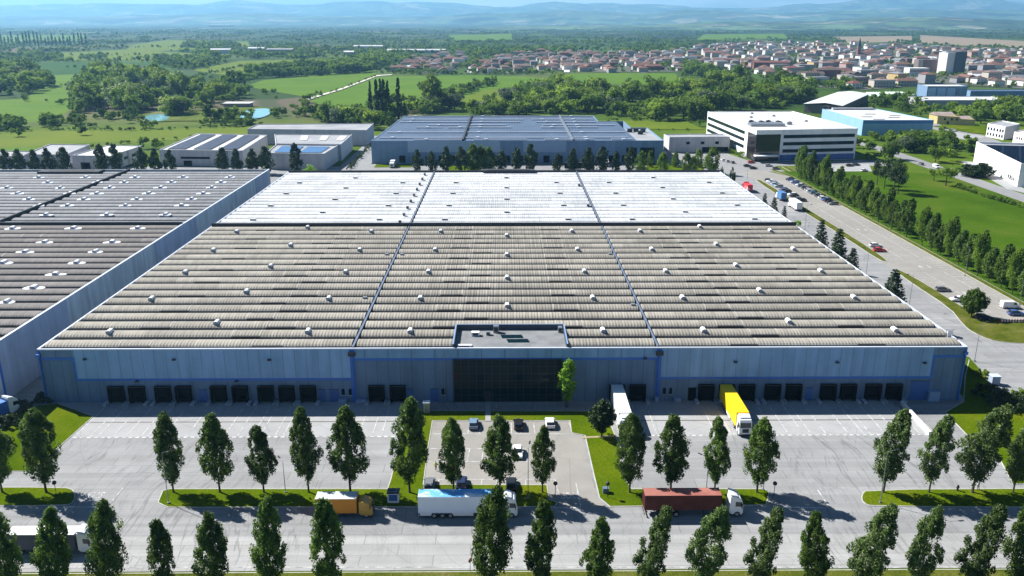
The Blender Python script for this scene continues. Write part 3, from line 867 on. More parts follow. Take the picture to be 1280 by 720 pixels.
# glass entrance
gx0, gx1 = fx(566.5), fx(703)
gz0, gz1 = 0.05, fz(448.5)
q = MB(); q.box(gx0, gx1, Y0 - .30, Y0 - .002, gz0, gz1)
en = q.build('entrance_glazing', GLASS, wh)
q = MB()
nx, nz = 14, 6
for i in range(nx + 1):
    x = gx0 + (gx1 - gx0) * i / nx; q.box(x - .04, x + .04, Y0 - .335, Y0 - .301, gz0, gz1)
for j in range(nz + 1):
    z = gz0 + (gz1 - gz0) * j / nz; q.box(gx0, gx1, Y0 - .345, Y0 - .336, z - .04, z + .04)
q.build('mullions', paint('mullion', (0.03, 0.034, 0.04), 0.4), en)
q = MB(); q.box(-4.8, -3.2, Y0 - .40, Y0 - .346, .06, 2.6); q.build('entrance_door', glass('door_glass', (0.03, 0.035, 0.04), .1), en)
for a, b, n_ in ((gx0, gx0 + .25, 0), (gx1 - .25, gx1, 0)):
    q = MB(); q.box(a, b, Y0 - .42, Y0 - .302, gz0, gz1); q.build('frame', DARK, en)
# loading docks
STEEL_DOOR = paint('dock_door_panel', (0.006, 0.007, 0.009), 0.9, 0.05)
dock0 = None
dh = fz(480.8)
FRAME_M = paint('shelter_edge', (0.05, 0.045, 0.045), 0.7)
PAD = paint('dock_pad_concrete', (0.34, 0.38, 0.42), 0.8)
for i, (a, b) in enumerate(DOCK_PX):
    x = (fx(a, 493) + fx(b, 493)) / 2
    if dock0 is None:
        w, h = 1.40, dh
        q = MB()
        for s_ in (-1, 1): q.box(x + s_ * w - .28, x + s_ * w + .28, Y0 - .75, Y0 - .005, .25, h)
        q.box(x - w + .28, x + w - .28, Y0 - .75, Y0 - .005, h - .55, h)
        q.box(x - w + .28, x + w - .28, Y0 - .30, Y0 - .005, .25, 1.25)
        d = q.build('loading_dock', BLACKISH, wh)
        q = MB(); q.box(x - w + .28, x + w - .28, Y0 - .10, Y0 - .004, 1.25, h - .55); q.build('dock_door', STEEL_DOOR, d)
        q = MB(); q.box(x - w - .32, x + w + .32, Y0 - .80, Y0 - .76, h - .06, h + .06); q.build('shelter_edge', FRAME_M, d)
        for s_ in (-1, 1):
            q = MB(); q.box(x + s_ * 1.1 - .2, x + s_ * 1.1 + .2, Y0 - .25, Y0 - .01, .45, .9); q.build('bumper', RUBBER, d)
            q = MB(); q.prism([(x + s_ * 2.05 - .4, Y0 - 2.0), (x + s_ * 2.05 + .4, Y0 - 2.0), (x + s_ * 2.05 + .45, Y0 - .01), (x + s_ * 2.05 - .35, Y0 - .01)], .05, .55); q.build('wheel_guide', PAD, d)
        dock0, dx0 = d, x
    else:
        c = copy_tree(dock0, wh); c.location = (dock0.location.x + x - dx0, 0, 0)
def facade_door(a, b, ztop, mat, name='door'):
    x0, x1 = fx(a, 493), fx(b, 493)
    q = MB(); q.box(x0, x1, Y0 - .07, Y0 - .003, .06, ztop); d = q.build(name, mat, wh)
    q = MB(); q.box(x0 - .08, x1 + .08, Y0 - .10, Y0 - .071, ztop, ztop + .1); q.build('lintel', DARK, d)
for a, b in ((249, 259), (399, 407), (412, 424), (508.5, 517), (538, 548), (1007, 1015)): facade_door(a, b, 2.9, BLUE_DOOR)
facade_door(1136.5, 1160, fz(478), BLUE_DOOR, 'gate')
facade_door(860, 870, 3.0, STEEL_DOOR, 'gate')
for a, b in ((427, 431), (436, 440), (828.5, 832), (836.5, 840), (552, 557)):
    x0, x1 = fx(a, 490), fx(b, 490)
    q = MB(); q.box(x0, x1, Y0 - .06, Y0 - .003, 1.6, 3.0); w_ = q.build('window', GLASS, wh)
    q = MB(); q.box(x0 - .08, x1 + .08, Y0 - .14, Y0 - .061, 1.48, 1.6); q.build('sill', CONC, w_)
for a, b, h in ((1158, 1171, 2.2), (818, 822, 1.2), (842, 850, .9), (424, 434, .9), (446, 458, .8)):
    x0, x1 = fx(a, 500), fx(b, 500)
    q = MB(); q.box(x0, x1, Y0 - 1.0, Y0 - .01, .06, h); q.box(x0 - .04, x1 + .04, Y0 - 1.05, Y0 - .005, h, h + .08); q.build('utility_box', paint('pale_blue_box', (0.22, 0.32, 0.48), .6), wh)
# roof vents
def hood(name, parent, x, y, z, sx=1.1, sy=1.8, sz=.8):
    q = MB()
    prof = [(-sx / 2, 0), (sx / 2, 0), (sx / 2, sz * .55), (sx * .33, sz * .9), (0, sz), (-sx * .33, sz * .9), (-sx / 2, sz * .55)]
    n = len(prof)
    vv = [(x + a, y - sy / 2 + (sz - b) * .1, z + b) for a, b in prof] + [(x + a, y + sy / 2, z + b) for a, b in prof]
    q.add(vv, [(i, (i + 1) % n, n + (i + 1) % n, n + i) for i in range(n)] + [tuple(range(n, 2 * n))], 0)
    q.poly(vv[:n][::-1], 1)
    return q.build(name, [WHITE, vg], parent)
vg = paint('vent_grille', (0.30, 0.36, 0.42), .6)
def ridge(k, ys=YS1): return ys + k * ROWP + 0.3 + 2.55
zv = ZR + .80
v0 = None
def vent(x, y, z=zv):
    global v0
    if v0 is None: v0 = (hood('roof_vent', wh, x, y, z), x, y, z)
    else:
        c = copy_tree(v0[0], wh); c.location = (x - v0[1], y - v0[2], z - v0[3])
for xs, ks in (((-86.7, -43.4, -21, 21.3, 43.4, 85.6), (1, 5, 9, 13, 17)), ((-65.2, 64), (2, 6, 10, 14, 18)), ((.3,), (4, 8, 12, 16))):
    for x in xs:
        for k in ks: vent(x, ridge(k) - .3)
fv = None
for xs, ks in (((-86.7, -43.4, -21, 21.3, 43.4, 85.6), (1, 5, 9, 13)), ((-65.2, .3, 64), (3, 7, 11, 15))):
    for x in xs:
        for k in ks:
            y = ridge(k, YS2) - .3
            if fv is None:
                q = MB(); q.box(x - .9, x + .9, y - .6, y + .6, ZR + .5, ZR + 1.05); q.box(x - .8, x + .8, y - .62, y - .6, ZR + .65, ZR + .95, 1)
                fv = (q.build('roof_ventilator', [paint('grey_vent', (0.42, 0.43, 0.42), .6), DARK], wh), x, y)
            else:
                c = copy_tree(fv[0], wh); c.location = (x - fv[1], y - fv[2], 0)
for k in range(0, 17, 2):
    roof_unit(-35.6, ridge(k, YS2), .9, .9, 1.0, STEEL, 'fan', ZR + .7)
for x, k in ((-34.6, 5), (-34.6, 12), (30.4, 12), (30.4, 4), (-30.2, 12), (30.4, 24), (30.4, 31)):
    roof_unit(x, ridge(k), 1.0, 1.0, 1.3, STEEL, 'fan', ZR + .05)
# ladder cage at the roof corner
q = MB()
for dx in (0, 1.4): q.tube((wx1 - 2.2 + dx, Y0 + 5.0, 12.3), (wx1 - 2.2 + dx, Y0 + 5.0, 14.3), .05)
for z in (12.8, 13.4, 14.2): q.tube((wx1 - 2.2, Y0 + 5.0, z), (wx1 - .8, Y0 + 5.0, z), .04)
q.box(wx1 - 1.9, wx1 - 1.0, Y0 + 4.95, Y0 + 5.05, 12.4, 14.1, 1)
q.build('ladder_gate', [STEEL, WHITE], wh)

# ------------------------------------------------------------------ the neighbouring warehouse
w2 = thing('warehouse', 'brown vaulted warehouse with white collared roof vents beside the alley', 'warehouse', (-180, Y0, 0))
lx0, lx1, ZL = -262.0, -107.0, 12.3
q = MB(); q.walls([(lx0, Y0 + .5), (lx1, Y0 + .5), (lx1, YE + 2), (lx0, YE + 2)], 0, ZL + .9, .4); q.build('wall', SIDE_WALL, w2)
for ya, yb_ in ((Y0 + .6, 196.5), (251, 287), (360, 383)):
    q = MB(); q.box(lx1 + .002, lx1 + .1, ya, yb_, .3, ZL + .88); q.build('painted_panel', SIDE_LAV, w2)
q = MB(); q.box(lx1 + .002, lx1 + .13, Y0 + .5, Y0 + 1.2, .1, ZL + .8); q.build('blue_stripe', BLUE_TRIM, w2)
for x0, x1 in ((-169.4, lx1 - .5), (-233, -170.6), (lx0 + .5, -234)):
    vault_bay('roof_bay', w2, x0, x1, YS1 + .6, 19, ZL, ROOF_BROWN, 0.8, lambda k, x0=x0: [(x0 + 14 + (k * 5) % 7, x0 + 20 + (k * 5) % 7)] if k % 4 == 0 else [], None)
    vault_bay('roof_bay', w2, x0, x1, YS2 + .6, 18, ZL, ROOF_PALE, 0.62, r_none)
q = MB(); q.box(lx0 + .4, lx1 - .4, 275.4, 275.95, ZL, ZL + 1.6); q.box(lx0 + .4, lx1 - .4, 273.2, 275.4, ZL + .02, ZL + .15); q.build('fire_wall', FELT_SHADE, w2)  # wall plus a flat dark strip that paints its shadow on the roof
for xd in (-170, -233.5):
    q = MB(); q.box(xd - .4, xd + .4, Y0 + 1, YE + 1, ZL, ZL + 1.4); q.build('fire_wall', FELT_SHADE, w2)
q = MB(); q.box(lx1 - .5, lx1 + .1, Y0 + .4, YE + 2, ZL + .902, ZL + 1.0); q.build('coping', TRIMW, w2)
q = MB(); q.box(-207, -180, 374, 380.5, ZL + .4, ZL + 1.5); q.box(-203, -184, 376, 379, ZL + 1.5, ZL + 1.58, 1); q.build('rear_roof_house', [FELT_SHADE, GUTTER], w2)
COLLAR = paint('white_sealant', (0.74, 0.75, 0.78), .5, .4, .05)
cv = None
def collared(x, y):
    """a white hood on an uneven patch of white sealant; every one set a little differently"""
    global cv
    z = ZL + .74
    ox, oy = w2.location.x, w2.location.y
    if cv is None:
        o = hood('roof_vent', w2, ox, oy, z + .1, 1.3, 2.0, .7)
        q = MB(); q.prism(smoothpoly([(ox - 2.3, oy - 1.5), (ox - .4, oy - 1.0), (ox + 1.2, oy - 1.7), (ox + 2.5, oy - .7), (ox + 1.9, oy + 1.0), (ox + .3, oy + 1.3), (ox - 1.7, oy + .8), (ox - 2.6, oy + .2)], 2), z - .25, z + .16); q.build('collar', COLLAR, o)
        cv = o
    else:
        o = copy_tree(cv, w2)
    o.location = (x - ox + rnd.uniform(-.5, .5), y - oy + rnd.uniform(-.3, .3), 0)
    o.scale = (rnd.choice((-1, 1)) * rnd.uniform(.75, 1.15), rnd.uniform(.8, 1.15), 1)
    o.rotation_euler = (0, 0, rnd.uniform(-.15, .15))
for j in range(6):
    for i, yv in enumerate((183, 194.5, 206, 217.5, 229, 240.6, 252, 270, 290, 305.3, 317, 328, 340, 352, 363.5)):
        x = -119.6 - 20.6 * j + (1.2 if yv > 280 else 0) + (10.3 if (j in (3, 4) and i % 2) else 0)
        if PX(x, yv, 13)[0] > -25: collared(x, yv)
for px_, py_ in ((10, 484), (17.5, 479), (25.5, 473.5)):      # small dark windows in the alley wall
    x = lx1
    d = ray(px_, py_); t = x / d.x; yy, zz = d.y * t, CAMH + d.z * t
    q = MB(); q.box(x + .002, x + .07, yy - .8, yy + .8, zz - .9, zz + .9); q.build('window', GLASS, w2)
# ------------------------------------------------------------------ buildings of the estate
def shell(label, name, base, h, wallmat, roofmat, th=.35, par=.5, cat='building', roofdrop=.45):
    """walls with a parapet and a roof deck inside; base is a ground polygon"""
    cx = sum(p[0] for p in base) / len(base); cy = min(p[1] for p in base)
    t = thing(name, label, cat, (cx, cy, 0))
    q = MB(); q.walls(base, 0, h, th); q.build('wall', wallmat, t)
    q = MB(); q.sheet(inset(base, th * .8), h - roofdrop); q.build('roof', roofmat, t)
    return t
def strip(t, name, p0, p1, z0, z1, d, mat, off=.02):
    """flat panel d thick standing proud of the wall running from p0 to p1"""
    a, b = Vector(p0), Vector(p1)
    u = (b - a).normalized(); n = Vector((u.y, -u.x))
    q = MB(); q.prism([tuple(a + n * off), tuple(b + n * off), tuple(b + n * (off + d)), tuple(a + n * (off + d))], z0, z1)
    return q.build(name, mat, t)
def lerp(p, q, t): return (p[0] + (q[0] - p[0]) * t, p[1] + (q[1] - p[1]) * t)
W_GREY = panels('grey_precast', (0.40, 0.41, 0.43), 3.0, streak=.2, joint=.03)
W_PALE = panels('pale_precast', (0.52, 0.53, 0.55), 4.0, streak=.15, joint=.02)
W_LILAC = panels('lilac_precast', (0.46, 0.46, 0.52), 4.0, streak=.15, joint=.02)
W_WHITE = panels('white_render', (0.78, 0.78, 0.77), 6.0, streak=.06, joint=.008)
W_BLUE = panels('slate_blue_cladding', (0.17, 0.27, 0.40), 3.0, streak=.12, joint=.03)
W_SKY = panels('sky_blue_cladding', (0.24, 0.42, 0.60), 3.0, streak=.06, joint=.02)
R_GREY = two('grey_roof', (0.24, 0.25, 0.27), (0.32, 0.33, 0.34), 0.08, .8)
R_WHITE = two('white_roof', (0.46, 0.47, 0.48), (0.56, 0.56, 0.55), 0.06, .7)
R_BROWN = two('brown_roof', (0.26, 0.20, 0.18), (0.34, 0.28, 0.25), 0.1, .85)
def solar(name, c=(0.025, 0.045, 0.10), ax=0):
    k = NT(name); p = k.P(); s = k.sep(p)
    a = k.math('LESS_THAN', k.math('FRACT', k.math('DIVIDE', s[0], 1.7)), .05)
    b = k.math('LESS_THAN', k.math('FRACT', k.math('DIVIDE', s[1], 2.0)), .12)
    n = k.math('MULTIPLY_ADD', k.noise(p, .08, 4), .8, .6)
    col = k.mix(k.math('MULTIPLY', k.math('MAXIMUM', a, b), .5), k.mul(k.comb(*c), n), (.30, .33, .38))
    return k.out(col, .5, .25)
SOLAR = solar('solar_cells', (0.014, 0.022, 0.045))
SLATE = solar('slate_blue_sheet', (0.062, 0.095, 0.15))

# slate blue logistics building
bx0, bx1, by0 = -75.5, 62.0, 479.0
t = thing('logistics_building', 'long slate blue warehouse with white ribbed solar roof behind the tree row', 'warehouse', (0, by0, 0))
HB = 13.0
q = MB(); q.walls([(bx0, by0), (bx1 + 27, by0), (bx1 + 27, by0 + 60), (bx1 + 17, by0 + 60), (bx1 + 17, by0 + 95), (bx1, by0 + 95), (bx1, by0 + 128), (bx0 + 4, by0 + 128)], 0, HB, .4); q.build('wall', W_BLUE, t)
q = MB(); q.sheet([(bx0 + .3, by0 + .3), (bx1 + 12, by0 + .3), (bx1 + 12, by0 + 94.6), (bx1 - .3, by0 + 94.6), (bx1 - .3, by0 + 127.5), (bx0 + 4.3, by0 + 127.5)], HB - .25); q.build('roof', SLATE, t)
q = MB(); q.sheet([(bx1 + 12.1, by0 + .3), (bx1 + 26.6, by0 + .3), (bx1 + 26.6, by0 + 59.7), (bx1 + 12.1, by0 + 59.7)], HB - .9); q.build('roof', R_GREY, t)
for xd in (-24, 38):
    q = MB(); q.box(xd - .5, xd + .5, by0, by0 + 127, HB - .2, HB + .9); q.build('fire_wall', STEEL if xd > 0 else FELT_SHADE, t)
RIBW = paint('white_rib', (0.42, 0.47, 0.54), .5)
for yy, segs in ((4, ((-52, -25), (-18, 12), (22, 37), (39, 50), (60, 72))), (12, ((-72, -25), (-23, 36), (39, 70))), (36, ((-71, -25), (-23, 37), (39, 72))), (60, ((-56, -40), (-36, -25), (-23, 4), (22, 37), (39, 58))),
                 (72, ((-50, -30), (-23, 0), (24, 37), (39, 70))), (90, ((-70, -25), (-23, 10), (20, 37), (39, 60))), (104, ((-70, -25), (-23, 12), (18, 37), (39, 60))), (124, ((-70, -25), (-23, 37), (39, 61)))):
    for a, b in segs:
        q = MB(); q.box(a, b, by0 + yy - .7, by0 + yy + .7, HB - .2, HB + .35); q.box(a + 6, a + 8, by0 + yy - 1.5, by0 + yy + 1.5, HB - .22, HB + .55); q.build('white_rib', RIBW, t)
strip(t, 'pale_band', (-55, by0), (-3, by0), 6.5, HB - .2, .08, paint('pale_blue_band', (0.32, 0.43, 0.56), .6))
strip(t, 'pale_band', (10, by0), (34, by0), 6.5, HB - .2, .08, paint('pale_blue_band_two', (0.26, 0.37, 0.50), .6))
for i in range(18):
    x = -60 + i * 7.4
    if x > 66: break
    strip(t, 'dock_door', (x, by0), (x + 3.4, by0), .8, 4.6, .3, BLACKISH)
strip(t, 'glazing', (bx1 + 6, by0), (bx1 + 12, by0), .3, 9, .1, GLASS); strip(t, 'glazing', (bx1 + 14, by0), (bx1 + 22, by0), .3, 9, .1, GLASS)
for x, y in ((bx1 + 14, by0 + 44), (bx1 + 18, by0 + 46), (bx1 + 22, by0 + 44), (bx1 + 19, by0 + 34)):
    q = MB(); q.box(x - 1.5, x + 1.5, y - 1, y + 1, HB - .9, HB + 1.2); q.build('air_unit', DARK, t)

# white office block
HO = 18.0
A, B, Cc, D = (142.5, 484.5), (203.5, 493.0), (196.5, 589), (138.0, 587)
base = [A, B, Cc, D]
t = shell('white four storey office block with black ribbon windows and dark glass corner', 'office_block', [lerp(A, B, 0), B, Cc, D], HO, W_WHITE, R_WHITE, .5, cat='office building')
for z in (14.0, 9.9, 5.8):
    w_ = strip(t, 'ribbon_window', lerp(A, B, .27), lerp(A, B, .975), z - .95, z + .95, .10, GLASS)
    strip(t, 'ribbon_window', lerp(D, A, .02), lerp(D, A, .80), z - .95, z + .95, .10, GLASS)
GC = glass('smoked_glass', (0.018, 0.014, 0.016), .05, .7)
strip(t, 'glass_corner', lerp(A, B, .001), lerp(A, B, .24), .2, 15.4, .14, GC)
strip(t, 'glass_corner', lerp(D, A, .86), lerp(D, A, .999), .2, 15.4, .14, GC)
strip(t, 'ground_floor_glazing', lerp(A, B, .245), lerp(A, B, .99), .2, 3.6, .12, BLUE_DOOR)
for i in range(12):
    strip(t, 'mullion', lerp(A, B, .27 + i * .06), lerp(A, B, .272 + i * .06), .2, 3.6, .06, DARK, .15)
q = MB(); q.prism([lerp(A, B, -.01), lerp(A, B, .2), (lerp(A, B, .2)[0] + .6, lerp(A, B, .2)[1] - 5), (A[0] - 1, A[1] - 5)], 3.6, 4.1); q.build('entrance_canopy', W_WHITE, t)
q = MB(); q.box(145, 165, 505, 513, HO - .5, HO + 1.2); q.build('roof_plant', STEEL, t)
for i in range(9):
    x, y = 150 + (i % 5) * 5.2, 515 + (i // 5) * 6 + (i % 2) * 2
    q = MB(); q.box(x - 1.4, x + 1.4, y - .9, y + .9, HO - .45, HO + 1.1); q.tube((x, y, HO + 1.1), (x, y, HO + 1.4), .7); q.build('air_unit', [STEEL, DARK][i % 2], t)
for x, y in ((158, 552), (175, 560), (186, 530), (165, 575)):
    q = MB(); q.box(x - .8, x + .8, y - .6, y + .6, HO - .45, HO + .5); q.build('roof_hatch', STEEL, t)

# white linking annex with small square windows
bb = GP([(828, 178), (896, 181)]); 
t = shell('low white annex with small square windows beside the office block', 'annex', [(100, 520), (137.5, 522), (137, 536), (99, 534)], 9.5, W_PALE, R_GREY)
for i in range(3):
    strip(t, 'window', lerp((100, 520), (137.5, 522), .28 + .24 * i), lerp((100, 520), (137.5, 522), .34 + .24 * i), 5.0, 6.6, .1, GLASS)
strip(t, 'undercroft', lerp((100, 520), (137.5, 522), .55), lerp((100, 520), (137.5, 522), .98), .2, 3.2, .15, BLACKISH)

# western neighbours behind the brown warehouse
def gp(px, py, h): return G(px, py, h)
def roofed(label, name, pts, h, wm_, rm, **kw):
    return shell(label, name, [G(px, py, h) for px, py in pts], h, wm_, rm, **kw)
t = roofed('pale building with three dark solar arrays on its flat roof', 'solar_workshop', [(198.7, 187), (303, 188), (334, 168.4), (247, 166.6)], 9.0, W_PALE, R_WHITE, cat='factory')
P4 = [G(px, py, 9.0) for px, py in ((198.7, 187), (303, 188), (334, 168.4), (247, 166.6))]
for a in (.07, .38, .69):
    q = MB(); q.sheet([lerp(lerp(P4[0], P4[1], a), lerp(P4[3], P4[2], a), .06), lerp(lerp(P4[0], P4[1], a + .22), lerp(P4[3], P4[2], a + .22), .06), lerp(lerp(P4[0], P4[1], a + .22), lerp(P4[3], P4[2], a + .22), .95), lerp(lerp(P4[0], P4[1], a), lerp(P4[3], P4[2], a), .95)], 8.9); q.build('solar_array', SOLAR, t)
strip(t, 'window_band', lerp(P4[0], P4[1], .25), lerp(P4[0], P4[1], .6), 4, 5.2, .08, GLASS)
strip(t, 'gate', lerp(P4[0], P4[1], .28), lerp(P4[0], P4[1], .38), .2, 3, .08, BLACKISH)
t = roofed('grey hall with blue glass strips along its front roof edge', 'workshop_hall', [(332, 191), (405, 192), (423, 181), (346, 180)], 9.0, W_PALE, R_GREY, cat='factory')
P5 = [G(px, py, 9.0) for px, py in ((332, 191), (405, 192), (423, 181), (346, 180))]
for a in (.12, .55):
    q = MB(); q.sheet([lerp(lerp(P5[0], P5[1], a), lerp(P5[3], P5[2], a), .12), lerp(lerp(P5[0], P5[1], a + .36), lerp(P5[3], P5[2], a + .36), .12), lerp(lerp(P5[0], P5[1], a + .36), lerp(P5[3], P5[2], a + .36), .8), lerp(lerp(P5[0], P5[1], a), lerp(P5[3], P5[2], a), .8)], 8.85); q.build('glazed_strip', paint('blue_solar', (0.05, 0.12, 0.26), .2, .6), t)
t = roofed('grey flat hall with white roof squares behind the glazed one', 'workshop_hall', [(345, 179.2), (426, 180.2), (440, 168), (343, 167.5)], 9.6, W_PALE, R_GREY, cat='factory')
P6 = [G(px, py, 9.6) for px, py in ((345, 179.2), (426, 180.2), (440, 168), (343, 167.5))]
for a in (.35, .62, .86):
    q = MB(); q.sheet([lerp(lerp(P6[0], P6[1], a), lerp(P6[3], P6[2], a), .4), lerp(lerp(P6[0], P6[1], a + .1), lerp(P6[3], P6[2], a + .1), .4), lerp(lerp(P6[0], P6[1], a + .1), lerp(P6[3], P6[2], a + .1), .9), lerp(lerp(P6[0], P6[1], a), lerp(P6[3], P6[2], a), .9)], 9.4); q.build('roof_light', R_WHITE, t)
t = roofed('long pale lilac storage hall in front of the pond trees', 'storage_hall', [(309, 161), (458, 162.5), (467, 154), (322, 155)], 10.0, W_LILAC, R_GREY, cat='factory')
t = roofed('grey roofed shed at the meadow edge behind the brown warehouse', 'storage_shed', [(30, 193), (82, 193), (112, 180.6), (62, 180)], 8.0, W_LILAC, R_GREY, cat='factory')
t = roofed('white roofed workshop with a dark gate between two columnar trees', 'workshop_hall', [(90, 194), (137, 195), (177, 182), (133, 181.4)], 8.0, W_PALE, R_WHITE, cat='factory')
P7 = [G(px, py, 8.0) for px, py in ((90, 194), (137, 195), (177, 182), (133, 181.4))]
strip(t, 'gate', lerp(P7[0], P7[1], .2), lerp(P7[0], P7[1], .45), .2, 4.2, .1, BLACKISH)
for a in (.15, .4, .65): strip(t, 'window', lerp(P7[1], P7[2], a), lerp(P7[1], P7[2], a + .12), 3.5, 5, .08, GLASS)
t = roofed('low grey roofed shed at the west end of the meadow', 'storage_shed', [(-40, 195), (36, 195), (45, 189), (-40, 188)], 6.5, W_LILAC, R_GREY, cat='factory')

# eastern neighbours
t = shell('blue clad warehouse with a white roof behind the office block', 'blue_warehouse', [(250, 598.5), (299.5, 598.5), (292, 676), (249, 676)], 10.8, W_SKY, R_WHITE, cat='warehouse', par=.3)
strip(t, 'dark_band', (250, 598.5), (299.5, 598.5), 8.4, 10.78, .1, paint('deep_blue_band', (0.06, 0.19, 0.46), .5))
for x, y in ((262, 622), (272, 640), (280, 618), (264, 606), (286, 630)):
    q = MB(); q.box(x - 4, x + 4, y - .7, y + .7, 10.3, 10.75); q.build('roof_light', R_GREY, t)
q = MB(); q.box(256, 288, 672, 675.5, 10.3, 11.8); q.build('rear_parapet', W_GREY, t)
P8 = [G(px, py, 8.5) for px, py in ((1006, 128.5), (1052, 131), (1086, 116), (1049, 114))]
t = thing('grey_roofed_shed', 'shed with one broad grey pitched roof among the bushes', 'shed', (P8[0][0], P8[0][1], 0))
q = MB(); q.prism(P8, 0, 7.6); q.build('wall', paint('shed_wall_brown', (0.16, 0.13, 0.12), .8), t)
mid0, mid1 = lerp(P8[0], P8[1], .55), lerp(P8[3], P8[2], .45)
o8 = inset(P8, -1.2)
q = MB(); q.add([(*o8[0], 7.7), (*mid0, 9.4), (*mid1, 9.4), (*o8[3], 7.7), (*o8[1], 7.7), (*o8[2], 7.7)], [(0, 1, 2, 3), (1, 4, 5, 2)]); q.build('roof', paint('pale_grey_sheet', (0.55, 0.56, 0.56), .6), t)
for a in (.55, .68, .8): strip(t, 'window', lerp(P8[0], P8[1], a), lerp(P8[0], P8[1], a + .07), 4, 6, .1, GLASS)
# big white building with saw tooth solar roof and a word on the wall
wa, wb = (268.5, 484.0), (249.5, 407.5)
u_ = (Vector(wb) - Vector(wa)).normalized(); nrm = Vector((-u_.y, u_.x))
wc, wd = tuple(Vector(wb) + nrm * 62), tuple(Vector(wa) + nrm * 62)
t = thing('white_hall', 'large plain white hall with toothed solar roof along the outer road', 'warehouse', (wb[0], wb[1], 0))
q = MB(); q.walls([wa, wb, wc, wd], 0, 11.5, .4); q.build('wall', W_WHITE, t)
nt = 8
for i in range(nt):
    a, b = lerp(wa, wb, .10 + .9 * i / nt), lerp(wa, wb, .10 + .9 * (i + .93) / nt)
    a2, b2 = lerp(wd, wc, .10 + .9 * i / nt), lerp(wd, wc, .10 + .9 * (i + .93) / nt)
    a, a2, b, b2 = lerp(a, a2, .015), lerp(a2, a, .02), lerp(b, b2, .015), lerp(b2, b, .02)
    q = MB(); q.add([(*a, 10.7), (*b, 11.9), (*b2, 11.9), (*a2, 10.7), (*b, 10.6), (*b2, 10.6)], [(0, 1, 2, 3), (1, 4, 5, 2)]); q.build('solar_roof', SLATE, t)
q = MB(); q.sheet(inset([wa, wb, wc, wd], .35), 10.5); q.build('roof', R_GREY, t)
wm_me = text_mesh('VUELN', 3.0, .05); wm_me.materials.clear(); wm_me.materials.append(DARK)
o = bpy.data.objects.new('lettering', wm_me); COL.objects.link(o); o.parent = t
lp = Vector(lerp(wa, wb, .86)) - nrm * .1
ang = math.atan2(u_.y, u_.x)
o.rotation_euler = (math.pi / 2, 0, ang); o.location = (lp.x - wb[0], lp.y - wb[1], 2.6); o.scale = (1.15, 1, 1)
# white offices by the side road
oa = [G(1232, 170.5), G(1254, 175), G(1272, 171), G(1250, 166.5)]
t = shell('white two storey offices with small dark windows by the side road', 'offices', oa, 9.0, W_WHITE, R_GREY, cat='office building')
for z in (2.2, 5.8):
    for a in (.06, .22, .38, .56, .72, .86): strip(t, 'window', lerp(oa[0], oa[1], a), lerp(oa[0], oa[1], a + .08), z - .9, z + .9, .1, GLASS)
strip(t, 'grey_gable', lerp(oa[1], oa[2], .02), lerp(oa[1], oa[2], .98), .1, 8.6, .12, W_GREY)
ob = [G(1265, 180), G(1279, 184), G(1310, 178), G(1290, 174)]
t = shell('small white block with a pinkish roof beside the white offices', 'offices', ob, 8.0, W_WHITE, paint('pinkish_roof', (.6, .52, .48), .8), cat='office building')
for a in (.3, .5, .7): strip(t, 'window', lerp(ob[0], ob[1], a), lerp(ob[0], ob[1], a + .1), 4, 5.4, .1, GLASS)
# yellow farmhouse
ya_, yb_, yc_ = G(1171, 155), G(1198, 156.3), G(1218, 157)
t = thing('yellow_house', 'long low yellow house with a brown roof facing the small lawn', 'house', (*ya_, 0))
YEL = panels('yellow_render', (0.50, 0.40, 0.17), 8, streak=.15, joint=.004)
q = MB(); q.prism([ya_, yb_, (yb_[0], yb_[1] + 14), (ya_[0], ya_[1] + 14)], 0, 6.4); q.prism([(yb_[0] + .02, yb_[1] + .6), yc_, (yc_[0], yc_[1] + 12), (yb_[0] + .02, yb_[1] + 12)], 0, 4.6); q.build('wall', YEL, t)
def gable(mb, x0, x1, y0, y1, z, rise, mi=0, ov=.5):
    ym = (y0 + y1) / 2
    mb.add([(x0 - ov, y0 - ov, z), (x1 + ov, y0 - ov, z), (x1 + ov, ym, z + rise), (x0 - ov, ym, z + rise), (x0 - ov, y1 + ov, z), (x1 + ov, y1 + ov, z)],
           [(0, 1, 2, 3), (3, 2, 5, 4), (0, 3, 4), (1, 5, 2), (0, 4, 5, 1)], mi)
q = MB(); gable(q, ya_[0], yb_[0], ya_[1], ya_[1] + 14, 6.42, 2.2); gable(q, yb_[0] + .6, yc_[0], yb_[1] + .6, yb_[1] + 12, 4.62, 1.8); q.build('roof', R_BROWN, t)
for a in (.3, .62, .85): strip(t, 'window', lerp(ya_, yb_, a), lerp(ya_, yb_, a + .08), 3.2, 5.0, .1, GLASS)
strip(t, 'door', lerp(ya_, yb_, .45), lerp(ya_, yb_, .55), .1, 2.6, .1, DARK)
# blue and white works in the east
ia = G(1153, 134)
def worksbox(px0, px1, pyb, h, dep, wm_, rm, label, name='factory_hall'):
    a, b = G(px0, pyb), G(px1, pyb)
    return shell(label, name, [a, (b[0], a[1]), (b[0] + 2, a[1] + dep), (a[0] + 2, a[1] + dep)], h, wm_, rm, cat='factory')
worksbox(1154, 1264, 135.5, 7.5, 40, W_GREY, R_WHITE, 'long low works hall with a bright white roof behind the dark hedge')
t = worksbox(1157, 1207, 127, 15, 26, W_BLUE, R_WHITE, 'tall blue works block with panelled front beyond the white roof')
p0, p1 = G(1157, 127), G(1207, 127)
for a in (.02, .26, .5): strip(t, 'pale_panel', lerp(p0, (p1[0], p0[1]), a), lerp(p0, (p1[0], p0[1]), a + .2), 5, 13, .15, paint('sky_panel', (.30, .46, .66), .6))
worksbox(1263, 1330, 138, 7, 30, W_GREY, R_WHITE, 'low white roofed works shed at the east edge of the works')
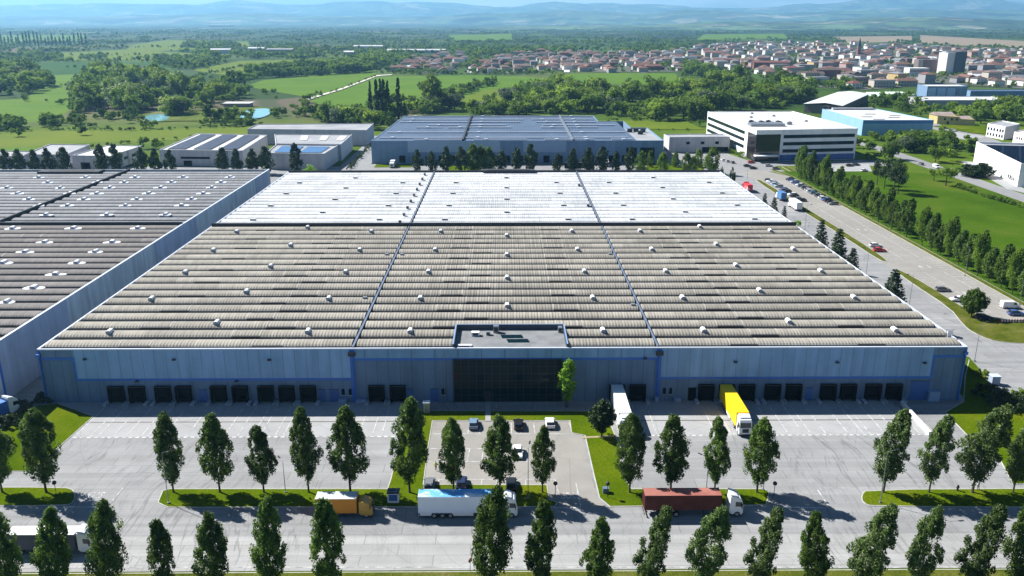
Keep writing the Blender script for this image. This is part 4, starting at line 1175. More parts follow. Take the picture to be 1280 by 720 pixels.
worksbox(1212, 1300, 123, 7.5, 20, W_BLUE, paint('navy_roof', (.08, .12, .22), .5), 'low dark blue roofed works shed behind the white roofed hall')
for i, (a, b, py) in enumerate(((1098, 1118, 122), (1112, 1135, 125.5), (1122, 1146, 121.5))):
    p0, p1 = G(a, py), G(b, py)
    g = MB()
    n = 5
    for j in range(n):
        x0 = p0[0] + (p1[0] - p0[0]) * j / n; x1 = p0[0] + (p1[0] - p0[0]) * (j + .94) / n
        prof = [(x0, 0)] + [((x0 + x1) / 2 - (x1 - x0) / 2 * math.cos(math.pi * k / 6), 1.6 + 1.6 * math.sin(math.pi * k / 6)) for k in range(7)] + [(x1, 0)]
        g.ext(prof, p0[1], p0[1] + 34)
    tag(g.build('greenhouse', paint('milky_film', (.45, .56, .48), .35, .5)), ['pale green film greenhouse nearest the shed', 'pale green film greenhouse in front of its neighbour', 'pale green film greenhouse beside the works drive'][i], 'greenhouse')

# ------------------------------------------------------------------ vehicles
WCACHE = {}
def wheel(parent, x, y, r, w):
    key = (r, w)
    if key not in WCACHE:
        q = MB(); q.tube((0, -w / 2, 0), (0, w / 2, 0), r, n=16); tm = q.build('wheel', RUBBER)
        q = MB(); q.tube((0, -w / 2 - .015, 0), (0, w / 2 + .015, 0), r * .6, n=12); rm = q.build('rim', RIM)
        WCACHE[key] = (tm.data, rm.data)
        bpy.data.objects.remove(tm); bpy.data.objects.remove(rm)
    a = bpy.data.objects.new('wheel', WCACHE[key][0]); COL.objects.link(a); a.parent = parent; a.location = (x, y, r)
    b = bpy.data.objects.new('rim', WCACHE[key][1]); COL.objects.link(b); b.parent = a
    return a
def q4(parent, name, pts, mat, th=.02):
    """thin plate through four points, thickened along its normal"""
    v = [Vector(p) for p in pts]
    n = (v[1] - v[0]).cross(v[2] - v[0]).normalized() * th
    q = MB(); q.add(v + [p + n for p in v], [(3, 2, 1, 0), (4, 5, 6, 7), (0, 1, 5, 4), (1, 2, 6, 5), (2, 3, 7, 6), (3, 0, 4, 7)])
    return q.build(name, mat, parent, fix=True)
def tractor(root, x0, col, high=True, wd=2.46):
    """cab standing from x0 (rear wall) to x0+2.25 (bumper)"""
    T = 3.75 if high else 2.95
    prof = [(x0, .85), (x0 + .35, .45), (x0 + 2.15, .38), (x0 + 2.27, .8), (x0 + 2.27, 1.9), (x0 + 2.02, T - .75), (x0 + 1.75, T - .35), (x0 + .75, T), (x0 + .05, T)]
    hw = wd / 2
    cab = MB().ext(prof, -hw, hw, inset_=.09).build('cab', col, root, smooth=False, fix=True)
    q4(cab, 'windscreen', [(x0 + 2.275, -hw + .16, 1.95), (x0 + 2.275, hw - .16, 1.95), (x0 + 2.035, hw - .22, T - .80), (x0 + 2.035, -hw + .22, T - .80)], CARGLASS)
    for s in (-1, 1):
        pts = [(x0 + .95, s * (hw + .005), 1.95), (x0 + 2.05, s * (hw + .005), 1.95), (x0 + 1.88, s * (hw + .005), T - 1.0), (x0 + .95, s * (hw + .005), T - .95)]
        q4(cab, 'side_window', pts if s < 0 else pts[::-1], CARGLASS)
        q = MB(); q.box(x0 + 1.9, x0 + 2.02, s * (hw + .28) - .13, s * (hw + .28) + .13, 1.75, 2.6); q.box(x0 + 1.93, x0 + 1.99, min(s * hw, s * (hw + .2)), max(s * hw, s * (hw + .2)), 2.45, 2.53); q.build('mirror', DARK, cab)
        q = MB(); q.box(x0 + 2.255, x0 + 2.295, s * .85 - .22, s * .85 + .22, .62, .88); q.build('headlight', LAMP_GLASS, cab)
    q = MB(); q.box(x0 + 2.26, x0 + 2.31, -.62, .62, .95, 1.75); q.box(x0 + 2.2, x0 + 2.33, -hw + .08, hw - .08, .36, .58); q.build('grille', DARK, cab)
    if high:
        q = MB(); q.ext([(x0 + .1, T), (x0 + 1.3, T - .02), (x0 + .8, T + .18), (x0 + .1, T + .28)], -hw + .15, hw - .15, inset_=.05); q.build('roof_deflector', col, cab, fix=True)
    return cab
def semi(col_box, col_roof, col_cab, kind='box', cabcol=None):
    """articulated lorry 16.2 m long, nose towards +x, middle at the origin"""
    root = empty('lorry')
    xr = -8.1
    L = 13.5 if kind != 'container' else 12.6
    zb, zt = (1.15, 4.0) if kind != 'container' else (1.35, 4.0)
    q = MB(); q.box(xr, xr + L, -1.25, 1.25, zb, zt - .02)
    if kind == 'container':
        n = 38
        for i in range(n):
            x = xr + .25 + (L - .5) * i / n
            for s in (-1, 1): q.box(x, x + .17, min(s * 1.252, s * 1.285), max(s * 1.252, s * 1.285), zb + .15, zt - .18)
        for x in (xr, xr + L - .14):
            for s in (-1, 1): q.box(x, x + .14, s * 1.29 - .06, s * 1.29 + .06, zb, zt)
        for y in (-1, -.35, .35, 1): q.tube((xr - .03, y, zb + .1), (xr - .03, y, zt - .1), .03)
    else:
        for s in (-1, 1):
            for x in (xr + .03, xr + L - .1): q.box(x, x + .07, s * 1.25 - .02, s * 1.25 + .02, zb, zt)
            q.box(xr, xr + L, s * 1.24 - .03, s * 1.24 + .03, zb - .12, zb - .001)
    body = q.build('trailer_box' if kind != 'container' else 'container', col_box, root)
    q = MB(); q.box(xr + .03, xr + L - .03, -1.2, 1.2, zt - .019, zt + .015); q.build('roof', col_roof, body)
    q = MB(); q.box(xr + .2, xr + L - .8, -.5, .5, .85, zb - .13); q.box(xr + .02, xr + .12, -1.2, 1.2, .45, .6)
    if kind == 'box':
        for s in (-1, 1): q.box(xr + 5.4, xr + 9.0, s * 1.18 - .03, s * 1.18 + .03, .45, 1.0); q.box(xr + .3, xr + 2.2, s * 1.18 - .03, s * 1.18 + .03, .5, 1.0)
    for s in (-1, 1): q.box(xr + 9.7, xr + 9.85, s * .9 - .07, s * .9 + .07, .12, 1.1)
    q.build('chassis', DARK if kind == 'container' else WHITE, root)
    for s in (-1, 1):
        q = MB(); q.box(xr - .02, xr + .03, s * .95 - .2, s * .95 + .2, .72, .86); q.build('tail_light', RED_LENS, body)
    for x in (2.6, 3.95, 5.25):
        for s in (-1, 1): wheel(root, xr + x, s * 1.05, .5, .38)
    q = MB(); q.box(3.9, 8.0, -.45, .45, .6, .95); q.box(4.6, 5.8, -1.2, -.6, .45, .95); q.box(4.6, 5.8, .6, 1.2, .45, .95); q.build('tractor_frame', DARK, root)
    tractor(root, 5.85, col_cab)
    for s in (-1, 1):
        wheel(root, 4.1, s * 1.0, .5, .42); wheel(root, 7.15, s * 1.08, .5, .32)
    return root
def rigid(col_box, col_roof, col_cab, L=9.2, high=False, H=3.4, name='lorry'):
    root = empty(name)
    xr = -L / 2
    cl = 2.3
    q = MB(); q.box(xr, xr + L - cl - .25, -1.22, 1.22, 1.0, H)
    for s in (-1, 1):
        q.box(xr, xr + L - cl - .25, s * 1.22 - .025, s * 1.22 + .025, .92, .999)
        for x in (xr + .02, xr + L - cl - .33): q.box(x, x + .06, s * 1.22 - .02, s * 1.22 + .02, 1.0, H)
    b = q.build('cargo_box', col_box, root)
    q = MB(); q.box(xr + .03, xr + L - cl - .28, -1.19, 1.19, H + .001, H + .05); q.build('roof', col_roof, b)
    q = MB(); q.box(xr + .1, L / 2 - .5, -.5, .5, .55, .91); q.box(xr + 2.9, xr + 4.3, -1.15, 1.15, .45, .9); q.build('chassis', DARK, root)
    tractor(root, L / 2 - 2.28, col_cab, high, 2.4)
    for s in (-1, 1):
        q = MB(); q.box(xr - .02, xr + .02, s * .95 - .18, s * .95 + .18, .95, 1.1); q.build('tail_light', RED_LENS, b)
        wheel(root, xr + 2.0, s * 1.0, .48, .4); wheel(root, L / 2 - 1.05, s * 1.02, .48, .32)
    return root
def tarp(name, c1, c2, lo, hi):
    return two(name, c1, c2, .22, .45, 4, lo, hi, .4)
TRL_WHITE = paint('trailer_white', (0.70, 0.78, 0.90), .45, .4, .06)
SKY_ROOF = tarp('sky_blue_tarpaulin', (0.12, 0.38, 0.72), (0.78, 0.80, 0.82), .50, .58)
RED_SHADED = NT('shaded_red_container'); _p = RED_SHADED.P(); _c = RED_SHADED.mix(RED_SHADED.step(RED_SHADED.noise(_p, .5, 6), .45, .75), (0.085, 0.020, 0.018), (0.12, 0.035, 0.028)); RED_SHADED = RED_SHADED.out(_c, .7, .3)  # container sides: shade darkened into the red
RED_SUNLIT = two('sunlit_red_roof', (0.27, 0.095, 0.075), (0.34, 0.145, 0.115), .4, .75)  # same container's top, sunlight put into a lighter red
ORANGE = paint('orange_tarpaulin', (0.62, 0.24, 0.02), .55, .35, .1)
YELLOW = paint('yellow_tarpaulin', (0.88, 0.60, 0.01), .5, .35, .05)
CABW = paint('cab_white', (0.76, 0.78, 0.80), .3, .5, .04)
CABY = paint('cab_ochre', (0.50, 0.29, 0.04), .35, .5, .08)
yr = 122.3
def park(o, label, x, y, rz, group=None, cat='lorry', z=.05):
    o.location = (x, y, z); o.rotation_euler = (0, 0, rz); tag(o, label, cat, group)
def midx(px0, px1, py): return (G(px0, py)[0] + G(px1, py)[0]) / 2
park(semi(TRL_WHITE, SKY_ROOF, CABW), 'white semi trailer lorry with a blue and white roof parked along the road', midx(521, 649, 647), yr, 0)
park(semi(RED_SHADED, RED_SUNLIT, CABW, 'container'), 'white lorry carrying a long rust red shipping container', midx(806, 928, 648), yr + .1, 0)
park(rigid(ORANGE, tarp('pale_grey_roof', (.50, .55, .55), (.62, .66, .62), .4, .6), CABY, 9.3, H=3.5), 'orange box lorry with an ochre cab parked beside the kerb island', midx(395, 468, 645), yr + .2, 0)  # orange lorry, roof mottled in two pale greys
NAVY = paint('navy_side', (0.05, 0.06, 0.10), .5)
park(rigid(NAVY, WHITE, CABW, 13.0, True, 3.5), 'white roofed lorry half hidden by the front trees', G(118, 693)[0] - 6.5, 112.8, 0)
TRL_PALE = paint('trailer_pale', (0.72, 0.76, 0.74), .45, .4, .05)
park(semi(TRL_PALE, TRL_PALE, CABW), 'white lorry backed up to the dock right of the glass entrance', fx(771), Y0 - 8.6, -math.pi / 2)
park(semi(YELLOW, YELLOW, CABW), 'bright yellow trailer with a white cab backed up to a dock', fx(908) - .1, Y0 - 8.7, -math.pi / 2)
BLUEBOX = paint('blue_box_van', (0.07, 0.18, 0.38), .45)
REDBOX = paint('red_lorry', (0.55, 0.03, 0.05), .45)
park(rigid(two('red_white_livery', (0.55, 0.05, 0.06), (0.75, 0.55, 0.55), .35, .5, 3, .55, .6), REDBOX, REDBOX, 9.0, True, 3.6), 'red box lorry parked by the warehouse rear corner', 115, 398, math.pi / 2)
park(rigid(BLUEBOX, BLUEBOX, CABW, 8.4, False, 3.8), 'blue box lorry parked along the green median', 124.6, 377.5, math.pi / 2)
park(rigid(WHITE, WHITE, CABW, 11.5, True, 3.9), 'long white box lorry parked along the green median', 124.6, 358, math.pi / 2)
park(rigid(WHITE, WHITE, CABW, 7.5, False, 3.4), 'white box lorry standing by the corner of the slate blue building', -62.5, 468, -math.pi / 2)
park(rigid(REDBOX, WHITE, WHITE, 7.5, False, 3.4), 'red and white box lorry at the slate blue docks', 56, 470, -math.pi / 2)
park(semi(BLACKISH, DARK, DARK), 'black semi trailer lorry behind the columnar trees', 40, 458, 0)
park(rigid(paint('pale_blue_tilt', (.35, .5, .65), .5), WHITE, CABW, 9, True, 3.6), 'pale blue lorry at the loading front of the office block', 172, 482, 2.6)
park(rigid(BLUE_TRIM, BLUE_TRIM, CABW, 8.0, True, 3.4), 'bright blue lorry waiting at the mouth of the alley', G(-3, 524)[0], G(-3, 524)[1] + .5, 1.05)

CARBODY = {}
def carpaint(c, nm): return paint('car_paint_' + nm, c, .28, .6, .04)
CC = {'white': (0.72, 0.73, 0.74), 'silver': (0.42, 0.44, 0.46), 'grey': (0.16, 0.17, 0.18), 'black': (0.015, 0.016, 0.018), 'blue': (0.04, 0.10, 0.28), 'navy': (0.018, 0.03, 0.075),
      'red': (0.48, 0.02, 0.03), 'slate': (0.16, 0.24, 0.34), 'teal': (0.12, 0.26, 0.30)}
def make_car(col, kind='hatch'):
    root = empty('car' if kind != 'van' else 'van')
    m = carpaint(CC[col], col)
    if kind == 'van':
        low = [(-2.5, .35), (2.4, .32), (2.5, .6), (2.45, .95), (1.75, 1.15), (1.1, 1.95), (.8, 2.05), (-2.35, 2.1), (-2.52, 1.9)]
        b = MB().ext(low, -.95, .95, inset_=.08).build('body', m, root, fix=True)
        q4(b, 'windscreen', [(1.78, -.78, 1.17), (1.78, .78, 1.17), (1.14, .74, 1.92), (1.14, -.74, 1.92)], CARGLASS)
        for s in (-1, 1):
            pts = [(.45, s * .955, 1.15), (1.55, s * .955, 1.15), (1.08, s * .955, 1.8), (.45, s * .955, 1.85)]
            q4(b, 'side_window', pts if s < 0 else pts[::-1], CARGLASS, .015)
        xs, r = (-1.55, 1.6), .35
        front, rear, hw = 2.5, -2.53, .95
    else:
        e = kind == 'estate'
        low = [(-2.12, .38), (-1.9, .26), (1.9, .24), (2.12, .34), (2.18, .55), (2.08, .74), (1.15, .95), (.9, .98), (-1.75, .98), (-2.08, .92), (-2.16, .68)]
        b = MB().ext(low, -.89, .89, inset_=.09).build('body', m, root, fix=True)
        gh = [(1.12, .96), (.42, 1.40), (-1.0 if not e else -1.5, 1.43), (-1.35 if not e else -1.8, 1.38), (-1.98 if not e else -2.04, .97)]
        MB().ext(gh, -.74, .74, inset_=.10).build('window', CARGLASS, b, fix=True)
        rf = [(.36, 1.405), (-.2, 1.47), (-1.0 if not e else -1.5, 1.475), (-1.42 if not e else -1.86, 1.40), (-1.0, 1.40)]
        MB().ext(rf, -.68, .68, inset_=.05).build('roof', m, b, fix=True)
        q = MB()
        for s in (-1, 1):
            q.box(.72, .88, s * .98 - .1, s * .98 + .1, .95, 1.07)
        q.build('mirror', m, b)
        xs, r = (-1.32, 1.30), .32
        front, rear, hw = 2.15, -2.14, .89
    for s in (-1, 1):
        q = MB(); q.box(front - .14, front + .015, s * (hw - .3) - .17, s * (hw - .3) + .17, .58, .72); q.build('headlight', LAMP_GLASS, b)
        q = MB(); q.box(rear - .015, rear + .12, s * (hw - .2) - .12, s * (hw - .2) + .12, .70, .88); q.build('tail_light', RED_LENS, b)
        for x in xs: wheel(root, x, s * (hw - .10), r, .22)
    return root
def car(col, kind, x, y, rz, label, group=None, cat=None):
    key = (col, kind)
    if key not in CARBODY:
        CARBODY[key] = make_car(col, kind); o = CARBODY[key]
    else:
        o = copy_tree(CARBODY[key])
    o.location = (x, y, .06); o.rotation_euler = (0, 0, rz)
    tag(o, label, cat or ('van' if kind == 'van' else 'car'), group)
H_ = math.pi / 2
VG = 'cars in the visitor parking'
for col, kind, px_, py_, rz, lab in (('slate', 'hatch', 592, 533, H_, 'slate blue hatchback parked left of the entrance path'), ('black', 'estate', 648, 533.5, H_, 'black car parked nose in right of the entrance path'),
                                     ('white', 'hatch', 687.5, 532, H_, 'white hatchback in the last space of the row near the glass entrance'), ('white', 'hatch', 647, 568.5, -H_, 'white car with dark glass standing alone in the middle bays'),
                                     ('grey', 'estate', 537, 609, H_, 'dark grey car behind the rear of the white trailer'), ('navy', 'hatch', 577, 607.5, H_, 'navy hatchback behind the middle of the white trailer'),
                                     ('black', 'hatch', 639, 609, H_, 'black hatchback behind the cab of the white trailer lorry')):
    x, y = G(px_, py_); car(col, kind, x, y, rz, lab, VG)
PG = 'cars in the long car park'
east = ['black', 'navy', 'blue', 'silver', 'navy', 'blue', 'white', 'slate', 'grey', 'black', 'silver', 'white', 'navy', 'teal', 'grey', 'black', 'white', 'silver', 'blue', 'navy', 'black', 'grey']
yv = 426.5
for i, c in enumerate(east):
    car(c, ['hatch', 'estate'][i % 2], 144.4, yv + .3 * math.sin(i * 5), 0 if i % 3 else math.pi, '%s car, %s from the far end of the tree side row' % (c, ORD[i]), PG)
    yv -= 2.6 if i not in (7, 13) else 5.2
west = ['black', 'white', 'silver', 'slate', 'white', 'teal', 'silver', 'blue', 'grey', 'black', 'white', 'black', 'grey', 'black']
yv = 423.0
for i, c in enumerate(west):
    car(c, ['estate', 'hatch'][i % 2], 132.8, yv, math.pi if i % 4 else 0, '%s car, %s from the far end of the median side row' % (c, ORD[i]), PG)
    yv -= 2.6 if i not in (6, 9, 11) else 7.8
for col, kind, px_, py_, rz, lab in (('white', 'hatch', 1094, 308.5, 0, 'white car beside the red one at the gap in the median'), ('red', 'hatch', 1099, 314.5, 0, 'red car beside the white one at the gap in the median'),
                                     ('grey', 'estate', 1178, 364, 0, 'dark grey estate car alone beside the median'), ('white', 'hatch', 1197, 376.5, math.pi, 'white car just beyond the round tree on the median'),
                                     ('silver', 'hatch', 1215, 388.5, 0, 'silver car behind the round tree on the median'), ('navy', 'estate', 1229, 399, 0, 'dark blue car at the end of the striped barriers'),
                                     ('white', 'van', 1262, 385, 0, 'white van parked at the near end of the tree side row'), ('blue', 'hatch', 1269, 394, 0, 'blue car next to the white van')):
    x, y = G(px_, py_); car(col, kind, x, y, rz, lab, PG)
OG = 'cars in front of the office block'
for i, (col, kind, px_, py_, rz) in enumerate((('black', 'hatch', 934, 208.5, .2), ('black', 'estate', 941.5, 211.3, .2), ('silver', 'estate', 960.5, 208.2, .15), ('grey', 'hatch', 970, 212, .1),
                                             ('white', 'hatch', 903.5, 201, H_), ('silver', 'hatch', 909, 202.5, H_), ('grey', 'estate', 915.5, 204, H_), ('red', 'hatch', 939, 204, .3), ('white', 'van', 998, 212, H_),
                                             ('black', 'hatch', 1062, 208, .2), ('navy', 'estate', 1070, 207, .2), ('white', 'hatch', 1080, 214.5, .4), ('white', 'hatch', 852, 209, .1), ('silver', 'estate', 862, 210, .1), ('white', 'hatch', 806, 211, H_))):
    x, y = G(px_, py_)
    car(col, kind, x, y, rz, ['black hatchback at the glass corner of the office block', 'black estate car nearest the road at the office block', 'silver estate car before the dark glass corner', 'grey car before the ribbon windowed front',
                              'white car, first of three under the office side wall', 'silver car, second of three under the office side wall', 'grey car, third of three under the office side wall', 'red car close to the office entrance', 'white van by the loading front of the office block',
                              'black hatchback in the shade at the far end of the office front', 'navy estate car in the shade at the far end of the office front', 'white car on the pale forecourt by the lawn', 'white car in the yard below the white annex', 'silver estate car in the yard below the white annex', 'white car at the east end of the slate blue building'][i], OG)
RG = 'vehicles on the outer roads'
for i, (col, kind, px_, py_, rz) in enumerate((('white', 'van', 1170, 210, -H_), ('white', 'van', 1189, 216, -H_), ('grey', 'hatch', 1151, 206, H_), ('navy', 'estate', 1181, 160.8, 1.0), ('silver', 'hatch', 1190, 163, 1.0), ('white', 'hatch', 1193, 164.2, 1.0), ('grey', 'hatch', 1263, 181, .3), ('black', 'hatch', 1245, 185, .3))):
    x, y = G(px_, py_)
    car(col, kind, x, y, rz, ['white van under the trees of the outer road', 'second white van nearer the white hall on the outer road', 'grey car at the far end of the outer road', 'navy estate car beside the unloading apron', 'silver car between the navy and white cars by the apron', 'white car nearest the side road by the apron', 'grey car passing the small white block', 'black car below the white offices'][i], RG)

# ------------------------------------------------------------------ street furniture
def lamp_post(h=9.5, arm=1.4):
    r = empty('street_lamp')
    q = MB(); q.tube((0, 0, 0), (0, 0, h), .075, .04); q.box(-.18, .18, -.18, .18, 0, .25); q.build('pole', STEEL, r)
    q = MB(); q.tube((0, 0, h), (arm, 0, h + .25), .045, .035, 6); q.build('arm', STEEL, r)
    q = MB(); q.ext([(arm - .1, h + .18), (arm + .7, h + .30), (arm + .7, h + .38), (arm - .1, h + .36)], -.14, .14); q.build('lamp_head', DARK, r, fix=True)
    return r
lp0 = lamp_post()
LG = 'street lamps of the estate'
lampspots = [(211, 630, 'slender lamp post at the west tip of the long grass island'), (357, 616, 'lamp post beside the fourth tree of the long grass island'), (660, 624, 'lamp post in front of the visitor parking'), (883, 611, 'lamp post behind the red container lorry'),
             (1100, 629, 'lamp post at the tip of the eastern grass island'), (1218, 452, 'lamp post on the road by the warehouse corner'), (1136, 385, 'lamp post by the kerb opposite the spruce'), (1082, 347, 'lamp post by the gap in the median'),
             (1206, 345, 'lamp post among the hornbeams of the car park'), (1274, 381, 'lamp post at the near end of the car park hornbeams'), (1006, 287, 'lamp post between the two spruces along the wall'), (934, 223, 'lamp post behind the red box lorry'), (1113, 288, 'lamp post in front of the tall car park hornbeams'), (954, 613, 'lamp post at the east end of the long grass island')]
for i, (px_, py_, lab) in enumerate(lampspots):
    o = lp0 if i == 0 else copy_tree(lp0)
    x, y = G(px_, py_)
    hscale = .62 if px_ in (883, 357, 954) else 1.0
    o.location = (x, y, .12); o.rotation_euler = (0, 0, [.4, 2.2, 1.4, 2.4, .2, .3, 2.9, 3.0, 2.8, 2.9, .1, 0, 3.0, 1.9][i]); o.scale = (1, 1, hscale)
    tag(o, lab, 'street lamp', LG)
# low bollard lamps with ball heads
def ball_lamp():
    r = empty('garden_lamp')
    q = MB(); q.tube((0, 0, 0), (0, 0, 2.4), .05); q.build('post', DARK, r)
    q = MB(); q.ball((0, 0, 2.6), .38); q.build('ball_shade', DARK, r, smooth=True)
    return r
b0 = ball_lamp()
for i, (px_, py_, lab) in enumerate(((71, 621, 'dark ball lamp beside the last tree of the west island'), (694, 622, 'dark ball lamp at the corner of the visitor parking'), (759, 622, 'dark ball lamp on the lawn by the yard mouth'), (967, 622, 'dark ball lamp at the east yard mouth'))):
    o = b0 if i == 0 else copy_tree(b0)
    x, y = G(px_, py_); o.location = (x, y, .14); tag(o, lab, 'lamp', 'ball lamps on the grass')
# stop sign by the front road
x, y = G(588, 716)
t = thing('road_sign', 'round red road sign on a thin pole at the road edge', 'sign', (x, y, .14))
q = MB(); q.tube((x, y, .14), (x, y, 2.5), .035); q.build('pole', STEEL, t)
q = MB(); q.tube((x - .02, y - .05, 2.2), (x + .02, y - .08, 2.2), .38, n=16); sd = q.build('disc', paint('sign_red', (.35, .03, .03), .5), t)
q = MB(); q.box(x - .26, x + .26, y - .11, y - .095, 2.13, 2.27); q.build('bar', WHITE, sd)
# blue information cabinet beside the orange lorry
x, y = G(492, 628)
t = thing('information_cabinet', 'blue and white cabinet under a dark slanted panel on the grass', 'cabinet', (x, y, .14))
q = MB(); q.box(x - .95, x + .95, y - .4, y + .4, .14, 1.9); q.build('body', WHITE, t)
q = MB(); q.box(x - .72, x + .72, y - .44, y - .402, .55, 1.7); q.build('blue_panel', BLUE_DOOR, t)
q = MB(); q.ext([(x - 1.05, 1.95), (x + 1.05, 1.95), (x + 1.05, 2.05), (x - 1.05, 2.05)], y - .55, y + 1.2); q.build('top_panel', SOLAR, t, fix=True)
# white kiosk on the lawn
x, y = G(533.5, 515.5)
t = thing('meter_kiosk', 'narrow white kiosk standing on the lawn before the docks', 'cabinet', (x, y, .14))
q = MB(); q.box(x - .6, x + .6, y - .5, y + .5, .14, 2.3); q.build('body', paint('beige_kiosk', (.42, .40, .35), .7), t)
q = MB(); q.box(x - .72, x + .72, y - .62, y + .62, 2.3, 2.48); q.build('roof', WHITE, t)
q = MB(); q.box(x - .35, x + .35, y - .53, y - .502, .3, 2.0); q.build('door', STEEL, t)
# grey kiosk by the corner road
x, y = G(1242, 480)
t = thing('meter_kiosk', 'pale blue grey kiosk beside the hedge at the warehouse corner', 'cabinet', (x, y, .05))
q = MB(); q.box(x - .9, x + .9, y - .8, y + .8, .05, 2.0); q.build('body', paint('kiosk_grey', (.30, .36, .44), .7), t)
q = MB(); q.box(x - 1.0, x + 1.0, y - .9, y + .9, 2.0, 2.15); q.build('roof', paint('kiosk_roof', (.45, .55, .68), .6), t)
# low wall between the bays and the ramp
a, b = G(1127, 506), G(1162, 545)
q = MB(); u = (Vector(b) - Vector(a)).normalized(); n = Vector((u.y, -u.x)) * .25
q.prism([tuple(Vector(a) - n), tuple(Vector(b) - n), tuple(Vector(b) + n), tuple(Vector(a) + n)], .03, .95)
tag(q.build('ramp_wall', two('white_concrete', (.6, .58, .52), (.74, .72, .66), .8)), 'low white concrete wall beside the ramp at the last dock', 'wall')
a, b = G(1206, 452), G(1243, 486)
# striped barriers at the end of the car park
for i in range(5):
    x, y = G(1253 + i * 7.0, 403.5)
    q = MB()
    for k in range(4): q.box(x - .8 + k * .4, x - .4 + k * .4, y - .09, y + .09, .3, 1.0, k % 2)
    q.box(x - .7, x - .5, y - .3, y + .3, .12, .3, 2); q.box(x + .5, x + .7, y - .3, y + .3, .12, .3, 2)
    tag(q.build('barrier', [paint('barrier_red', (.45, .06, .04), .6), WHITE, DARK]), '%s red and white striped barrier from the dark blue car' % ORD[i], 'barrier', 'striped barriers closing the car park')
x, y = G(561, 536)
q = MB(); q.box(x - .5, x + .5, y - .15, y + .15, .1, 1.5); q.box(x - .6, x + .6, y - .3, y + .3, .06, .14, 1)
tag(q.build('barrier', [paint('barrier_orange', (.70, .20, .05), .6), WHITE]), 'orange upright barrier behind the first parking tree', 'barrier')
x, y = G(1196.5, 614)
t = thing('hydrant', 'dark fire hydrant on the grass between two leaning hornbeams', 'hydrant', (x, y, .14))
q = MB(); q.tube((x, y, .14), (x, y, 1.0), .18); q.ball((x, y, 1.05), .22); q.build('body', DARK, t)
q = MB(); q.tube((x - .3, y, .75), (x + .3, y, .75), .08); q.build('outlet', DARK, t)
x, y = G(757, 616)
q = MB(); q.box(x - .5, x + .5, y - .4, y + .4, .14, .95); q.box(x - .54, x + .54, y - .44, y + .44, .95, 1.03)
tag(q.build('service_box', paint('blue_grey_box', (.10, .14, .2), .6)), 'small blue grey service box on the lawn beside the ball lamp', 'box')
x, y = G(612, 512); q = MB(); q.box(x + 1.2, x + 1.6, y - .2, y + .2, .14, 1.1); q.box(x + 1.15, x + 1.65, y - .25, y + .25, 1.1, 1.2)
tag(q.build('litter_bin', STEEL), 'small grey bin beside the entrance path', 'bin')
t = thing('outbuilding', 'low pavilion with a pale flat roof on the pond bank', 'pavilion', (*G(294, 135), 0))
a, b = G(280, 134.6), G(311, 134.6)
q = MB(); q.box(a[0], b[0], a[1], a[1] + 14, 0, 3.4); q.build('wall', R_BROWN, t)
q = MB(); q.box(a[0] - 1.5, b[0] + 1.5, a[1] - 1.5, a[1] + 16, 3.41, 4.0); q.build('roof', R_WHITE, t)

# ------------------------------------------------------------------ two people
def person(label, x, y, rz, top, legs):
    root = thing('person', label, 'person', (x, y, .14))
    me = bpy.data.meshes.new('person_body')
    J = [((0, 0, .95), .15), ((0, 0, 1.2), .16), ((0, 0, 1.42), .15), ((0, 0, 1.52), .065), ((0, .01, 1.60), .09), ((0, .01, 1.70), .105), ((0, .01, 1.77), .07),
         ((.11, 0, .90), .11), ((.12, .03, .50), .075), ((.12, -.06, .10), .05), ((.12, .10, .05), .045),
         ((-.11, 0, .90), .11), ((-.12, -.05, .50), .075), ((-.12, -.18, .11), .05), ((-.12, -.03, .05), .045),
         ((.20, 0, 1.40), .075), ((.26, -.02, 1.14), .055), ((.24, .10, .92), .04), ((.24, .16, .83), .045),
         ((-.20, 0, 1.40), .075), ((-.26, .02, 1.14), .055), ((-.25, .10, .92), .04), ((-.25, .14, .83), .045)]
    E_ = [(0, 1), (1, 2), (2, 3), (3, 4), (4, 5), (5, 6), (0, 7), (7, 8), (8, 9), (9, 10), (0, 11), (11, 12), (12, 13), (13, 14), (2, 15), (15, 16), (16, 17), (17, 18), (2, 19), (19, 20), (20, 21), (21, 22)]
    me.from_pydata([j[0] for j in J], E_, [])
    o = bpy.data.objects.new('body', me); COL.objects.link(o)
    o.modifiers.new('skin', 'SKIN')
    for i, j in enumerate(J): me.skin_vertices[0].data[i].radius = (j[1], j[1])
    me.skin_vertices[0].data[0].use_root = True
    ss = o.modifiers.new('sub', 'SUBSURF'); ss.levels = 1; ss.render_levels = 1
    dg = bpy.context.evaluated_depsgraph_get()
    nm = bpy.data.meshes.new_from_object(o.evaluated_get(dg))
    bpy.data.objects.remove(o)
    sk = paint('skin', (.45, .28, .2), .6); hair = paint('hair', (.03, .02, .015), .7)
    for m_ in (legs, top, sk, hair): nm.materials.append(m_)
    for f in nm.polygons:
        c = f.center
        f.material_index = (3 if (c.z > 1.68 or (c.z > 1.6 and c.y < -.02)) else 2) if c.z > 1.50 else (1 if c.z > .97 or abs(c.x) > .215 and c.z > .92 else (2 if abs(c.x) > .2 and c.z > .75 else 0))
        f.use_smooth = True
    b = bpy.data.objects.new('body', nm); COL.objects.link(b); b.parent = root
    root.rotation_euler = (0, 0, rz)
    return root
x, y = G(545, 588.5); person('person in a yellow high visibility vest walking across the parking bays', x, y, .4, paint('hi_vis', (.75, .72, .05), .6), paint('dark_trousers', (.03, .035, .05), .8))
x, y = G(1222, 613); person('person in pale clothes walking under the leaning hornbeam', x, y, 1.6, paint('pale_shirt', (.5, .52, .5), .7), paint('brown_trousers', (.10, .08, .06), .8))
